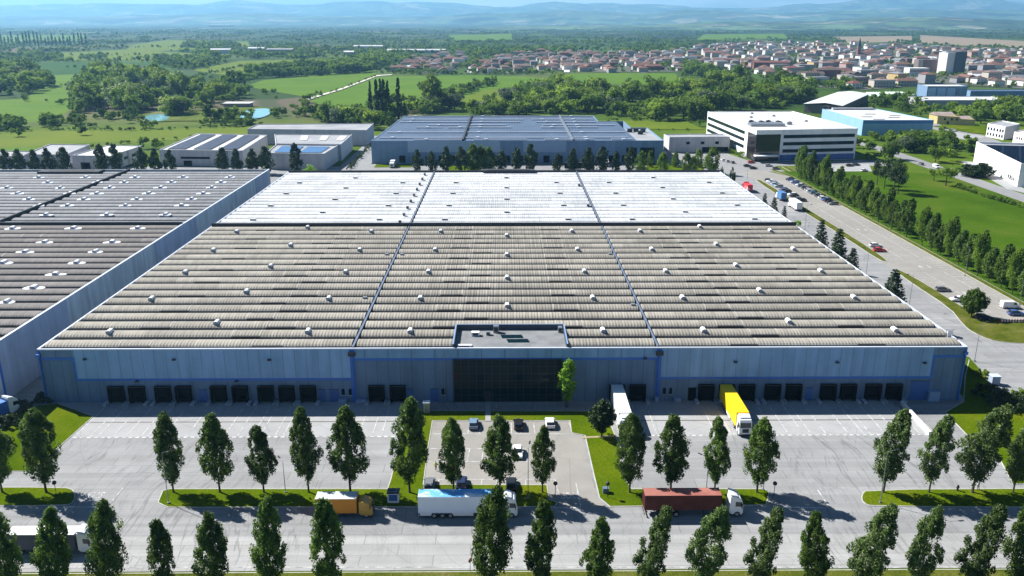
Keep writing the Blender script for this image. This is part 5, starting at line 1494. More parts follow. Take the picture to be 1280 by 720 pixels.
# ------------------------------------------------------------------ vegetation
def quadmesh(name, V, mats, extra=None):
    """V: (n,4,3) leaf quads; extra: MB with the wood"""
    n = len(V)
    verts = V.reshape(-1, 3)
    loops = np.arange(4 * n)
    tot = np.full(n, 4)
    start = np.arange(n) * 4
    me = bpy.data.meshes.new(name)
    if extra is not None and extra.v:
        ev = np.array([tuple(p) for p in extra.v], dtype=float)
        el = [i + 4 * n for f in extra.f for i in f]
        et = [len(f) for f in extra.f]
        es = np.concatenate([[0], np.cumsum(et)[:-1]]) + 4 * n
        verts = np.vstack([verts, ev]); loops = np.concatenate([loops, el]); tot = np.concatenate([tot, et]); start = np.concatenate([start, es])
    me.vertices.add(len(verts)); me.vertices.foreach_set('co', verts.astype(np.float32).ravel())
    me.loops.add(len(loops)); me.loops.foreach_set('vertex_index', loops.astype(np.int32))
    me.polygons.add(len(tot)); me.polygons.foreach_set('loop_start', start.astype(np.int32))
    try: me.polygons.foreach_set('loop_total', tot.astype(np.int32))
    except Exception: pass
    for m_ in mats: me.materials.append(m_)
    if extra is not None and extra.v:
        mi = np.zeros(len(tot), dtype=np.int32); mi[n:] = 1
        me.polygons.foreach_set('material_index', mi)
    me.update(calc_edges=True)
    return me
def leaves(clumps, per, size, seed, flat_=0.35, stretch=(1, 1, 1)):
    r = np.random.default_rng(seed)
    out = []
    for cx, cy, cz, cr in clumps:
        n = per
        d = r.normal(size=(n, 3)); d /= np.linalg.norm(d, axis=1)[:, None]
        rad = cr * (0.35 + 0.65 * r.random(n) ** 0.6)
        p = d * rad[:, None] * np.array(stretch) + np.array([cx, cy, cz])
        nor = d + r.normal(size=(n, 3)) * 0.9 + np.array([0, 0, flat_])
        nor /= np.linalg.norm(nor, axis=1)[:, None]
        a = np.cross(nor, r.normal(size=(n, 3))); a /= np.linalg.norm(a, axis=1)[:, None]
        b = np.cross(nor, a)
        s = size * (0.55 + 0.75 * r.random(n))
        s1, s2 = (s * .5)[:, None], (s * .36)[:, None]
        out.append(np.stack([p - a * s1, p - b * s2, p + a * s1, p + b * s2], axis=1))
    return np.concatenate(out)
HORN = leaf('hornbeam_leaf', (0.029, 0.066, 0.006), (0.072, 0.134, 0.015), (0.170, 0.245, 0.045), .9, .38)
HORNL = leaf('silvery_hornbeam_leaf', (0.034, 0.068, 0.011), (0.084, 0.138, 0.030), (0.21, 0.275, 0.10), .9, .33)
LIME = leaf('fresh_leaf', (0.11, 0.24, 0.015), (0.18, 0.34, 0.025), (0.28, 0.42, 0.05), .5, .5)
CONI = leaf('spruce_needles', (0.012, 0.032, 0.012), (0.026, 0.056, 0.020), (0.055, 0.09, 0.03), .6, .1)
COLM = leaf('columnar_leaf', (0.014, 0.034, 0.008), (0.030, 0.060, 0.015), (0.058, 0.095, 0.026), .4, .22)
BROAD = leaf('woodland_leaf', (0.050, 0.104, 0.009), (0.115, 0.190, 0.018), (0.20, 0.27, 0.034), .16, .48)
BROAD2 = leaf('pale_woodland_leaf', (0.105, 0.180, 0.012), (0.18, 0.265, 0.020), (0.26, 0.34, 0.04), .16, .48)
BROAD3 = leaf('grey_willow_leaf', (0.058, 0.095, 0.042), (0.10, 0.142, 0.066), (0.155, 0.195, 0.10), .16, .40)
def woodleaf(name, stops):
    k = NT(name); p = k.P()
    a = k.noise(p, .055, 3); b = k.noise(p, .45, 3)
    col = k.mul(k.ramp(a, stops), k.math('MULTIPLY_ADD', b, 1.1, .65))
    k.out(col, .8, .1)
    tr = k.n('ShaderNodeBsdfTranslucent'); k.t.links.new(k.mul(col, 1.2), tr.inputs[0])
    mx = k.n('ShaderNodeMixShader'); mx.inputs[0].default_value = .42
    k.t.links.new(k.b.outputs[0], mx.inputs[1]); k.t.links.new(tr.outputs[0], mx.inputs[2])
    k.t.links.new(mx.outputs[0], k.t.nodes['Material Output'].inputs[0])
    return k.m
WOOD = woodleaf('far_woodland_leaf', [(.32, (0.018, 0.046, 0.007)), (.44, (0.055, 0.105, 0.012)), (.54, (0.115, 0.185, 0.018)), (.68, (0.20, 0.28, 0.034))])

def trunk_mb(h, r, lean=0.0, limbs=(), seed=0):
    q = MB(); rr = random.Random(seed)
    pts = [(lean * (t ** 1.8), 0, h * t) for t in (0, .25, .5, .75, 1)]
    for i in range(4):
        q.tube(pts[i], pts[i + 1], r * (1.12 - .25 * i), r * (1.12 - .25 * (i + 1)), 7)
    q.tube((0, 0, -.1), (0, 0, .25), r * 1.5, r * 1.1, 7)
    for z, l, a in limbs:
        b = (lean * ((z / h) ** 1.8), 0, z)
        q.tube(b, (b[0] + math.cos(a) * l, math.sin(a) * l, z + l * 1.5), r * .4, r * .12, 5)
    return q
def make_tree(name, crown_v, trunk, leafm):
    root = empty(name)
    tr = trunk.build('trunk', BARK, root)
    me = quadmesh('crown', crown_v, [leafm])
    c = bpy.data.objects.new('crown', me); COL.objects.link(c); c.parent = root
    return root
def hornbeam(seed, lean=0.0, R=3.1, H=13.0, leafm=None, dens=1.0, size=.30, per=95, name='hornbeam', low=2.2):
    r = random.Random(seed)
    cl = []
    n = int(165 * dens)
    bend = lambda t: lean * max(0, (t - .25) / .75) ** 1.5
    cs = 1 if dens > .7 else (1.25 if dens > .5 else 1.4)
    for i in range(n):
        t = r.random() ** .88
        prof = min(1, .20 + t / .27) * (1 - .80 * max(0, (t - .30) / .70) ** 2.1)
        a = r.uniform(0, 2 * math.pi)
        bump_ = 1 + .10 * math.sin(3 * a + seed + 7 * t) + .09 * math.sin(19 * t + seed + 2 * a)
        rad = R * .86 * prof * bump_ * math.sqrt(r.uniform(.05, 1))
        z = low + (H - low) * t * .96
        cl.append((bend(t) + rad * math.cos(a), rad * math.sin(a), z + (.5 * (rad / R) if t < .3 else .25 * rad / R), r.uniform(.42, .78) * cs * (R / 3.1) * (1.05 - .30 * t)))
    for t in (.9, .95, 1.0): cl.append((bend(t), 0, low + (H - low) * t * .97, .42 * cs))
    v = leaves(cl, per, size, seed, stretch=(1.12 if lean > .8 else .95, .95, 1.5))
    return make_tree(name, v, trunk_mb(H * .8, .17, lean * .55, [(1.9 + .5 * i, 1.2, 2.4 * i + seed) for i in range(5)], seed), leafm or HORN)
def put(proto, used, x, y, rz=0, s=1.0, z=.12):
    """the first placement uses the prototype itself"""
    o = proto if proto.name not in used else copy_tree(proto)
    used.add(proto.name)
    o.location = (x, y, z); o.rotation_euler = (0, 0, rz); o.scale = s if isinstance(s, tuple) else (s, s, s)
    return o
def height_for(x, y, toppy):
    lo, hi = 0.5, 60
    for _ in range(30):
        m_ = (lo + hi) / 2
        if PX(x, y, m_)[1] > toppy: lo = m_
        else: hi = m_
    return lo
used = set()
HBS = [hornbeam(11, 0.1), hornbeam(12, 0.3, 2.9), hornbeam(13, -.1, 3.3), hornbeam(14, .5, 3.0)]
HBL = [hornbeam(21, 2.0, 3.0, leafm=HORNL), hornbeam(22, 2.6, 3.2, leafm=HORNL), hornbeam(23, 1.4, 3.1, leafm=HORNL)]
HBW = [hornbeam(31, .3, 3.4), hornbeam(32, .8, 3.3)]
ROW1 = [(3, 525, 0, 'at the west frame edge of the west island'), (58, 513, 2, 'last on the short west island'), (217, 516, 2, 'first on the long grass island'), (275, 520, 0, 'second on the long grass island'),
        (330, 533, 1, 'third on the long grass island'), (386, 511, 3, 'fourth on the long grass island'), (438, 511, 0, 'fifth on the long grass island'), (512, 499, 5, 'beside the blue information cabinet'),
        (567, 524, 2, 'over the rear of the white trailer at the parking'), (625, 521, 0, 'in front of the middle parking bays'), (678, 533, 1, 'at the east corner of the visitor parking'), (787, 519, 2, 'first behind the rust red container'),
        (838, 522, 3, 'second behind the rust red container'), (893, 523, 1, 'third behind the rust red container'), (946, 525, 4, 'behind the cab of the container lorry'), (1104, 514, 6, 'first on the eastern island'),
        (1161, 520, 7, 'second on the eastern island'), (1215, 506, 8, 'third on the eastern island'), (1266, 521, 6, 'fourth on the eastern island')]
PROT = HBS + [HBW[0], HBW[1], HBL[0], HBL[2], HBL[1]]
PROT2 = [hornbeam(111, .2, 3.0), hornbeam(112, .0, 2.8), hornbeam(113, .4, 3.2), hornbeam(114, .8, 2.9), hornbeam(131, .1, 3.5), hornbeam(132, 1.0, 3.2), hornbeam(121, 1.6, 3.1, leafm=HORNL), hornbeam(123, 2.3, 2.9, leafm=HORNL), hornbeam(122, 3.0, 3.0, leafm=HORNL)]
LOOK = ['slim upright hornbeam', 'narrow dark hornbeam', 'broad upright hornbeam', 'slightly bent hornbeam', 'wide dense hornbeam', 'wide tall hornbeam', 'wind bent hornbeam', 'pale wind bent hornbeam', 'strongly bent broad hornbeam']
for i, (px_, top, v, where) in enumerate(ROW1):
    x, y = G(px_, 616)
    h = height_for(x, y, top)
    wsc = .95 + .12 * math.sin(i * 2.3)
    o = put(PROT[v], used, x, y, (rnd.uniform(-.3, .3) if v >= 4 else rnd.uniform(0, 6.28)), (h / 13 * wsc * (.88 if h > 13.4 else .98), h / 13 * wsc * .95, h / 13))
    tag(o, LOOK[v] + ' ' + where, 'tree', 'hornbeams on the kerbed grass islands')
ROW2 = [(14, 640, 4), (75, 638, 3), (141, 627, 5), (209, 650, 0), (272, 643, 2), (341, 626, 3), (414, 624, 0), (614, 610, 5), (678, 627, 1), (746, 648, 3), (812, 638, 7), (879, 634, 6), (948, 639, 7), (1013, 643, 3), (1078, 632, 8), (1145, 637, 6), (1213, 636, 7), (1268, 630, 4), (1330, 636, 6), (-48, 640, 2)]
order2 = sorted(ROW2)
W2 = [.80, .74, .84, .70, .78]
for i, (px_, top, v) in enumerate(order2):
    x, y = G(px_, 748)
    h = height_for(x, y, top)
    o = put((PROT2 if i % 5 else PROT)[v], used, x, y, (rnd.uniform(-.3, .3) if v >= 4 else rnd.uniform(0, 6.28)), (h / 13 * W2[i % 5], h / 13 * W2[(i + 2) % 5], h / 13))
    tag(o, '%s in the front roadside row, %s from the west end' % (LOOK[v], ORD[i]), 'tree', 'hornbeams lining the front road')
for o in PROT + PROT2:
    if o.name not in used: drop(o)
# young birch before the glass, dark tree on the lawn, bushes
yb1 = hornbeam(41, .3, 1.9, 9.0, LIME, .45, .42, 34, 'young_birch', 1.6)
x, y = G(708, 509); h = height_for(x, y, 451); o = put(yb1, used, x, y, 0, h / 9); tag(o, 'sparse fresh green young birch in front of the glass entrance', 'tree')
dt = hornbeam(42, .1, 3.4, 8.5, COLM, .8, .48, 60, 'plum_tree', 1.8)
x, y = G(752, 546); h = height_for(x, y, 503); o = put(dt, used, x, y, 0, h / 8.5); tag(o, 'dark round plum tree on the lawn beside the docked white lorry', 'tree')
rt = hornbeam(43, .1, 4.2, 8.0, HORN, .9, .5, 60, 'round_maple', 2.0)
x, y = G(1214, 396); h = height_for(x, y, 364); o = put(rt, used, x, y, 0, h / 8.0); tag(o, 'single round tree at the end of the car park median', 'tree')
def bush(name, seed, w, d, h, leafm, n=40, per=50, size=.4):
    r = random.Random(seed)
    cl = []
    for i in range(n):
        a, q = r.uniform(0, 6.28), math.sqrt(r.random())
        z = h * (1 - q * q * .7) * r.uniform(.35, .95)
        cl.append((w / 2 * q * math.cos(a), d / 2 * q * math.sin(a), z, min(w, d, h) * r.uniform(.14, .22)))
    me = quadmesh(name, leaves(cl, per, size, seed), [leafm])
    o = bpy.data.objects.new(name, me); COL.objects.link(o)
    return o
o = bush('shrub', 5, 9, 8, 7.5, LIME, 60, 50, .6); o.location = (*G(388, 224), 0); tag(o, 'bright green round shrub between the two big warehouse roofs', 'shrub')
for i, (px_, py_, w, h, lm, lab) in enumerate(((8, 533, 5, 3.0, COLM, 'dark shrub at the west edge of the corner lawn'), (30, 512, 5, 2.4, BROAD3, 'greyish shrub on the corner lawn by the alley'), (55, 503, 4, 2.2, COLM, 'dark shrub at the foot of the warehouse corner'), (-8, 560, 6, 4, COLM, 'dark shrub hidden by the first island tree'),
                                              (1236, 497, 8, 3.5, COLM, 'dark shrub at the shaded warehouse corner'), (1252, 505, 7, 3.4, BROAD3, 'brownish green shrub near the corner road'), (1268, 512, 8, 4, COLM, 'dark shrub beside the corner lawn'), (1275, 500, 6, 2.4, BROAD2, 'pale shrub by the corner kerb'), (1226, 470, 4, 1.6, BROAD2, 'small pale shrub behind the kiosk'))):
    o = bush('shrub', 60 + i, w, w * .8, h, lm, 34, 46, .42); o.location = (*G(px_, py_), .1); tag(o, lab, 'shrub')

# spruces along the east wall
def spruce(seed, H=14.0, R=4.6):
    r = random.Random(seed); cl = []
    lev = 20
    for i in range(lev):
        t = i / lev
        z = 1.2 + (H - 1.4) * t
        rad = R * (1 - t) ** .85 + .12
        m_ = max(4, int(18 * (1 - t)))
        for j in range(m_):
            a = 2 * math.pi * (j + r.random() * .6) / m_
            for q in (.45, .85):
                k_ = rad * q * r.uniform(.8, 1.15)
                cl.append((k_ * math.cos(a), k_ * math.sin(a), z - k_ * .28, (.34 + .42 * (1 - t))))
    v = leaves(cl, 24, .42, seed, .8, (1.25, 1.25, .5))
    return make_tree('spruce', v, trunk_mb(H * .97, .2, 0, (), seed), CONI)
SP = [spruce(1), spruce(2, 14, 5.0)]
for i, (px_, top, s, lab) in enumerate(((953.5, 240, .7, 'farthest of the spruces along the east wall'), (965, 245, .8, 'dark spruce beyond the second lamp on the east wall strip'), (977.5, 256, .6, 'thin spruce just before the roof step on the east wall strip'), (1022, 272, .95, 'tall spruce, first after the dark roof step'), (1043, 283, 1.15, 'widest spruce on the east wall strip'), (1061, 308, .9, 'pointed spruce beside the bend of the east kerb'), (1111, 334, 1.25, 'broad lone spruce nearest the warehouse corner'))):
    zc = 1060 * 101.8 / (px_ - 632)
    y = (zc - 23.6 - .0) / .953
    x = 101.8
    h = height_for(x, y, top)
    o = put(SP[i % 2], used, x, y, i * 1.3, (s, s, h / 14)); tag(o, lab, 'tree', 'spruces along the east wall')
o = bush('shrub', 77, 5, 4, 7, LIME, 30, 40, .5); x = 101.5; zc = 1060 * 101.5 / (994 - 632); o.location = (x, (zc - 23.6) / .953, 0); o.scale = (1, 1, height_for(x, (zc - 23.6) / .953, 271) / 7.2); tag(o, 'yellow green shrub at the end of the dark roof step', 'shrub')
for i, yq in enumerate((376, 390, 400)):
    o = bush('shrub', 80 + i, 5, 7, 3, COLM, 26, 40, .5); o.location = (101.5, yq, .1); o.scale = (1, 1, 4.4 - .3 * i); tag(o, ['dark shrub nearest the red box lorry', 'dark shrub beside the rear corner of the white roof', 'dark shrub behind the rear corner of the white roof'][i], 'shrub')

# columnar trees between the roofs and the slate blue building
def columnar(seed, R=4.1, H=13, lm=None):
    return hornbeam(seed, .05, R, H, lm or COLM, .55, .75, 34, 'columnar_tree', .6)
CT = [columnar(51), columnar(52, 4.4), columnar(53, 3.8), columnar(54, 4.6, 13, BROAD)]
spots = [(12, 187), (28, 187), (47, 188), (65, 186), (84, 185), (130, 181), (148, 181), (180, 185), (197, 186), (215, 188), (281, 185), (298, 187), (317, 187), (334, 184), (371, 180),
         (522, 188), (540, 190), (558, 184), (577, 184), (591, 181), (601, 183), (612, 185), (627, 189), (646, 185), (663, 181), (697, 192), (716, 186), (735, 185), (753, 184), (770, 190), (787, 185), (801, 190), (813, 189), (828, 191), (844, 190), (858, 192), (873, 187), (890, 184), (884, 195), (866, 196)]
wn_i = {0: 0, 1: 0}
for i, (px_, top) in enumerate(spots):
    if px_ < 380: Yt = 446
    elif px_ < 800: Yt = 449
    else: Yt = 455 + 12 * math.sin(i * 3)
    zc = Yt * math.cos(PITCH) + CAMH * math.sin(PITCH)
    x = (px_ - 632) * zc / FPX
    h = height_for(x, Yt, top)
    v = i % 3 if 0 <= px_ < 800 and not px_ in (591, 601, 612) else 3
    o = put(CT[v], used, x, Yt, i * 1.7, (h / 13 * .92, h / 13 * .92, h / 13))
    west = px_ < 380
    tag(o, ('dark columnar tree before the western sheds, %s from the west' if west else 'dark columnar tree before the slate blue building, %s from the west') % ORD[wn_i[1 if not west else 0]], 'tree', 'columnar trees behind the big roofs')
    wn_i[1 if not west else 0] += 1

# hornbeams beside the long car park
CP = [hornbeam(61, .6, 3.8, 12, HORN, .6, .55, 50), hornbeam(62, .9, 3.5, 12, HORN, .6, .55, 50), hornbeam(63, .4, 4.0, 12, BROAD, .6, .55, 50)]
k_ = 0
yq = 432
while yq > 214:
    if not (298 < yq < 306 or 405 < yq < 411):
        hh = 12.6 + 2.2 * math.sin(yq * .37) + (2.5 if yq > 395 else 0)
        o = put(CP[k_ % 3], used, 150.6 + rnd.uniform(-.4, .4), yq, rnd.uniform(-.5, .5), (.84, .84, hh / 12))
        tag(o, 'hornbeam between the car park and the lawn, %s from the far end' % ORD[k_], 'tree', 'hornbeams beside the long car park')
        k_ += 1
    yq -= 6.0 + 1.4 * math.sin(yq)
# trees on the park lawn and along the outer road
def broad(seed, R=4.6, H=10, lm=None, lobes=17, per=60, size=.85, name='broadleaf_tree', low=.22):
    r = random.Random(seed); cl = []
    for i in range(lobes):
        a = r.uniform(0, 6.28); q = math.sqrt(r.random()) * .72
        z = H * (low + (1 - low) * (.22 + .62 * r.random() * (1 - .45 * q)))
        cl.append((R * q * math.cos(a), R * q * math.sin(a), z, R * r.uniform(.26, .42)))
    v = leaves(cl, per, size, seed, 1.0, (1, 1, .85))
    return v
def single(name, v, lm, H):
    tm = trunk_mb(H * .6, .28, 0, [(H * .25, H * .15, 1), (H * .3, H * .15, 3), (H * .28, H * .15, 5)])
    me = quadmesh(name, v, [lm, BARK], tm)
    return me
dk = make_tree('broadleaf_tree', broad(101, 4.6, 13, COLM, 26, 90, .6), trunk_mb(9, .3), COLM)
for i, (px_, py_, top, s) in enumerate(((1105, 236, 192, .8), (1117, 241, 193, .95), (1122, 243, 201, .9), (1096, 231, 196, .8))):
    x, y = G(px_, py_); h = height_for(x, y, top); o = put(dk, used, x, y, i, (s, s, h / 13)); tag(o, 'large dark tree on the park lawn, %s of its clump from the road' % ORD[3 - i], 'tree', 'dark clump on the park lawn')
lg = make_tree('broadleaf_tree', broad(102, 4.8, 10, LIME, 20, 90, .6), trunk_mb(6, .3), BROAD2)
for i, (px_, py_, top, lab) in enumerate(((1182, 232, 200, 'pale feathery tree by the outer road with vans behind it'), (1167, 226, 206, 'smaller pale tree on the lawn edge by the outer road'))):
    x, y = G(px_, py_); h = height_for(x, y, top); o = put(lg, used, x, y, i * 2, (h / 11, h / 11, h / 10)); tag(o, lab, 'tree')
for i, (px_, py_, top, lab) in enumerate(((1224, 222, 204, 'dark cypress at the corner of the white hall'), (1229, 221, 205, 'dark cypress beside the white hall wall'), (1216, 222, 207, 'low dark cypress west of the white hall'), (1208, 220, 206, 'dark cypress by the outer road near the white hall'))):
    x, y = G(px_, py_); h = height_for(x, y, top); o = put(CT[i % 3], used, x, y, i, (1.3, 1.3, h / 13)); tag(o, lab, 'tree')
def hedge(name, label, pts, w, h, lm, n, seed, size=.5, per=40):
    r = random.Random(seed); cl = []
    L = [0]
    for i in range(len(pts) - 1): L.append(L[-1] + math.dist(pts[i], pts[i + 1]))
    for _ in range(n):
        s = r.random() * L[-1]
        i = max(j for j in range(len(L) - 1) if L[j] <= s)
        p = lerp(pts[i], pts[i + 1], (s - L[i]) / (L[i + 1] - L[i]))
        cl.append((p[0] + r.uniform(-w, w) * .5, p[1] + r.uniform(-w, w) * .5, h * r.uniform(.3, .85), h * r.uniform(.22, .34)))
    cx, cy = pts[0]
    me = quadmesh(name, leaves([(a - cx, b - cy, c, d) for a, b, c, d in cl], per, size, seed), [lm])
    o = bpy.data.objects.new(name, me); COL.objects.link(o); o.location = (cx, cy, 0)
    return tag(o, label, 'hedge')
hedge('hedge', 'rough green hedge along the outer road at the lawn edge', GP([(1196, 234), (1230, 246), (1290, 263)]), 3, 2.2, BROAD, 150, 3)
hedge('hedge', 'green hedge under the office block side wall', [(139.5, 500), (137.0, 570)], 4, 3.0, BROAD, 120, 4)
hedge('hedge', 'hedge strip in front of the white office forecourt', GP([(1000, 222), (1040, 226), (1085, 228)]), 2, 1.5, BROAD, 90, 6)
hedge('hedge', 'dark clipped hedge by the pale hall drive', GP([(436, 213), (452, 196), (462, 183)]), 2.5, 2.2, COLM, 90, 7)

# ---- woods, hedgerows and single trees of the plain
WOODS = [([(395, 152), (470, 130), (545, 132), (552, 146), (505, 147), (472, 166), (440, 158)], 8.5, .9), ([(505, 146), (560, 126), (600, 139), (650, 122), (690, 112), (720, 116), (770, 120), (850, 119), (870, 108), (930, 109), (1010, 120), (1003, 138), (900, 138), (880, 152), (865, 152), (745, 150), (740, 146)], 11.5, 1.5),
         ([(1072, 165), (1085, 168), (1165, 171), (1232, 190), (1222, 205), (1198, 206), (1168, 204), (1140, 197), (1075, 204)], 8.0, .75), ([(1085, 130), (1092, 120), (1150, 127), (1168, 140), (1160, 150), (1120, 139)], 9, .8), ([(1158, 139), (1290, 141), (1290, 157), (1222, 156), (1168, 143)], 9, 1.0),
         ([(90, 145), (100, 108), (130, 93), (190, 96), (206, 112), (200, 136), (170, 143)], 12, 1.6), ([(206, 148), (212, 112), (300, 106), (310, 118), (290, 128), (215, 150)], 11.5, 1.35), ([(-30, 120), (-30, 86), (40, 86), (66, 108), (40, 118)], 11.5, 1.5),
         ([(306, 100), (312, 91), (462, 74), (490, 80), (460, 91)], 7.0, 1.0), ([(53, 161), (80, 162), (80, 152), (55, 152)], 7, .7), ([(84, 160), (120, 160), (117, 153), (85, 153)], 7, .6), ([(85, 152), (180, 152), (180, 147), (90, 146)], 7, .6), ([(-30, 166), (20, 166), (30, 157), (-30, 152)], 7, .7), ([(250, 158), (320, 158), (312, 148), (262, 148)], 8, .8),
         ([(330, 148), (400, 152), (430, 140), (360, 136)], 10, .7), ([(536, 121), (570, 118), (572, 114), (540, 116)], 8, .8), ([(575, 122), (625, 104), (620, 100), (572, 116)], 7, .85), ([(684, 112), (700, 114), (706, 106), (690, 105)], 9, 1.0), ([(190, 82), (260, 86), (255, 74), (195, 72)], 10, .9), ([(240, 66), (262, 80), (275, 72), (262, 60)], 10, 1.1), ([(0, 76), (75, 78), (78, 70), (0, 68)], 11, .8), ([(100, 74), (135, 74), (132, 70), (102, 70)], 9, .7), ([(225, 60), (300, 60), (290, 54), (235, 54)], 12, 1.0),
         ([(320, 72), (400, 74), (400, 62), (330, 62)], 13, .9), ([(455, 78), (520, 80), (510, 66), (440, 64)], 13, .9), ([(590, 92), (600, 90), (600, 70), (588, 72)], 10, .8), ([(850, 95), (900, 99), (890, 84), (855, 82)], 10, .9), ([(780, 66), (860, 68), (860, 58), (790, 58)], 13, .8), ([(560, 70), (720, 66), (720, 60), (560, 60)], 14, .9), ([(940, 96), (1000, 110), (1060, 116), (1080, 108), (1000, 98)], 11, .8)]
trees = []
rt_ = random.Random(99)
for poly, sp, sc in WOODS:
    wp = GP(poly)
    x0, x1 = min(p[0] for p in wp), max(p[0] for p in wp); y0, y1 = min(p[1] for p in wp), max(p[1] for p in wp)
    n = int((x1 - x0) * (y1 - y0) / (sp * sp))
    for _ in range(n):
        p = (rt_.uniform(x0, x1), rt_.uniform(y0, y1))
        if inpoly(p, wp) and rt_.random() < .55 + .6 * math.sin(p[0] * .045 + 1.7 * math.sin(p[1] * .037)) + .3: trees.append((p[0], p[1], sc * rt_.uniform(.5, 1.4) * 1.1 * (1 + .25 * math.sin(p[0] * .05 + 2 * math.sin(p[1] * .04)))))
NOTREE = [GP(f[0]) for f in FIELDS]
TOWN = [GP([(592, 92), (596, 80), (640, 68), (720, 66), (850, 68), (850, 90), (760, 91), (700, 88), (640, 92)]), GP([(492, 90), (500, 80), (520, 72), (585, 70), (580, 82), (560, 92)]),
        GP([(800, 92), (830, 66), (900, 57), (960, 54), (1060, 56), (1290, 66), (1290, 112), (1160, 104), (1120, 110), (1080, 113), (1000, 108), (950, 92), (880, 85)])]
WET = [GP([(165, 155), (175, 141), (215, 137), (350, 131), (360, 148), (300, 156), (230, 150)])]
# hedgerow trees: many short lines across the plain
for _ in range(760):
    D_ = 1300 * (7500 / 1300) ** (rt_.random() ** .75)
    xx = rt_.uniform(-.72, .72) * D_
    a = rt_.choice((rt_.gauss(.1, .2), rt_.gauss(1.6, .2)))
    L = rt_.uniform(60, 330)
    st = rt_.uniform(8, 16)
    for j in range(int(L / st)):
        p = (xx + math.cos(a) * j * st + rt_.gauss(0, 3), D_ + math.sin(a) * j * st + rt_.gauss(0, 3))
        if any(inpoly(p, t_) for t_ in TOWN) or any(inpoly(p, t_) for t_ in NOTREE): continue
        trees.append((p[0], p[1], rt_.uniform(.6, 1.35)))
for _ in range(2600):
    D_ = 700 * (6500 / 700) ** (rt_.random() ** .6); p = (rt_.uniform(-.7, .7) * D_, D_)
    if D_ < 1000 and -80 < p[0] < 320: continue
    if any(inpoly(p, t_) for t_ in NOTREE) or any(inpoly(p, t_) for t_ in WET): continue
    trees.append((p[0], p[1], rt_.uniform(.45, 1.1)))
for t_ in TOWN:
    x0, x1 = min(p[0] for p in t_), max(p[0] for p in t_); y0, y1 = min(p[1] for p in t_), max(p[1] for p in t_)
    for _ in range(4300 if t_ is TOWN[2] else 330):
        p = (rt_.uniform(x0, x1), 1 / rt_.uniform(1 / y1, 1 / y0))
        if inpoly(p, t_): trees.append((p[0], p[1], rt_.uniform(.35, .85 if p[1] > 1250 else .6)))
for px_, py_ in ((21, 171), (103, 169), (75, 130), (182, 160), (193, 161), (160, 154), (180, 186), (197, 186), (345, 142), (370, 146), (440, 160), (455, 163), (865, 150), (875, 158), (505, 142), (600, 146), (640, 142), (705, 130), (1005, 128), (1090, 180), (1150, 197), (1065, 195), (1068, 185), (1073, 178)):
    x, y = G(px_, py_); trees.append((x, y, .8))
for pts, st, s_ in (([(-10, 100), (70, 107), (95, 108)], 7, .45), ([(55, 127), (100, 126)], 6, .4), ([(-10, 167), (60, 163), (180, 163), (330, 158)], 3.5, .28), ([(95, 187), (180, 177), (320, 170)], 6, .25), ([(390, 124), (430, 110), (470, 95)], 12, .3), ([(240, 98), (300, 84), (440, 73)], 10, .5),
                    ([(80, 85), (220, 84)], 8, .5), ([(0, 57), (150, 60), (330, 58)], 12, .7), ([(70, 70), (230, 69)], 12, .6), ([(490, 93), (580, 94)], 7, .45), ([(600, 94), (720, 91)], 9, .4), ([(30, 127), (40, 95)], 9, .5), ([(560, 128), (600, 138)], 6, .4), ([(745, 152), (800, 151), (870, 153)], 6, .45), ([(880, 163), (800, 163)], 6, .3)):
    gp_ = GP(pts)
    for a, b in zip(gp_, gp_[1:]):
        n = max(1, int(math.dist(a, b) / st))
        for j in range(n):
            if rt_.random() < .85:
                p = lerp(a, b, (j + rt_.random()) / n); trees.append((p[0] + rt_.gauss(0, 1), p[1] + rt_.gauss(0, 1), s_ * rt_.uniform(.6, 1.5)))
def blocked(x, y):
    if 240 < x < 303 and 590 < y < 680: return True
    if 135 < x < 208 and 482 < y < 592: return True
    if -80 < x < 92 and 476 < y < 612: return True
    if inpoly((x, y), P8) or any(inpoly((x, y), w_) for w_ in [inset([wa, wb, wc, wd], -4)]): return True
    if 150 < x < 226 and y < 470: return True
    if 226 < x < 245 and y < 640: return True
    return False
trees = [t_ for t_ in trees if not blocked(t_[0], t_[1])]
trees.sort(key=lambda t_: t_[1] / t_[2])
BM = [(single('broadleaf_tree', broad(200 + i, 5.0, 9.5, None, 22, 62, .9, low=.06), lm, 10), lb) for i, (lm, lb) in enumerate(((BROAD, 'dark green bushy tree'), (BROAD2, 'light green bushy tree'), (BROAD, 'tall dark green tree'), (BROAD3, 'greyish willow like tree'), (BROAD, 'round dark green tree')))]
NIND = 250
near_t, far_t = trees[:NIND], trees[NIND:]
def where(x, y):
    px_, py_ = PX(x, y)
    if px_ < 330: return 'near the meadow and pond'
    if px_ < 500: return 'at the edge of the bright field'
    if px_ < 880 and y < 900: return 'in the wood behind the slate blue building'
    if px_ < 1060: return 'in the wood beyond the office block'
    return 'in the thicket by the blue warehouse'
for i, (x, y, s) in enumerate(near_t):
    v = rt_.choices(range(5), (3.5, 4.5, 1.5, 1.6, 3))[0]
    me, lb = BM[v]
    o = bpy.data.objects.new('broadleaf_tree', me); COL.objects.link(o)
    o.location = (x, y, 0); o.rotation_euler = (0, 0, rt_.uniform(0, 6.28)); o.scale = (s, s, s * (1.25 if v == 2 else 1) * rt_.uniform(.8, 1.15))
    wv = where(x, y)
    tag(o, lb + ' ' + wv, 'tree', 'trees ' + wv + ', ' + lb)
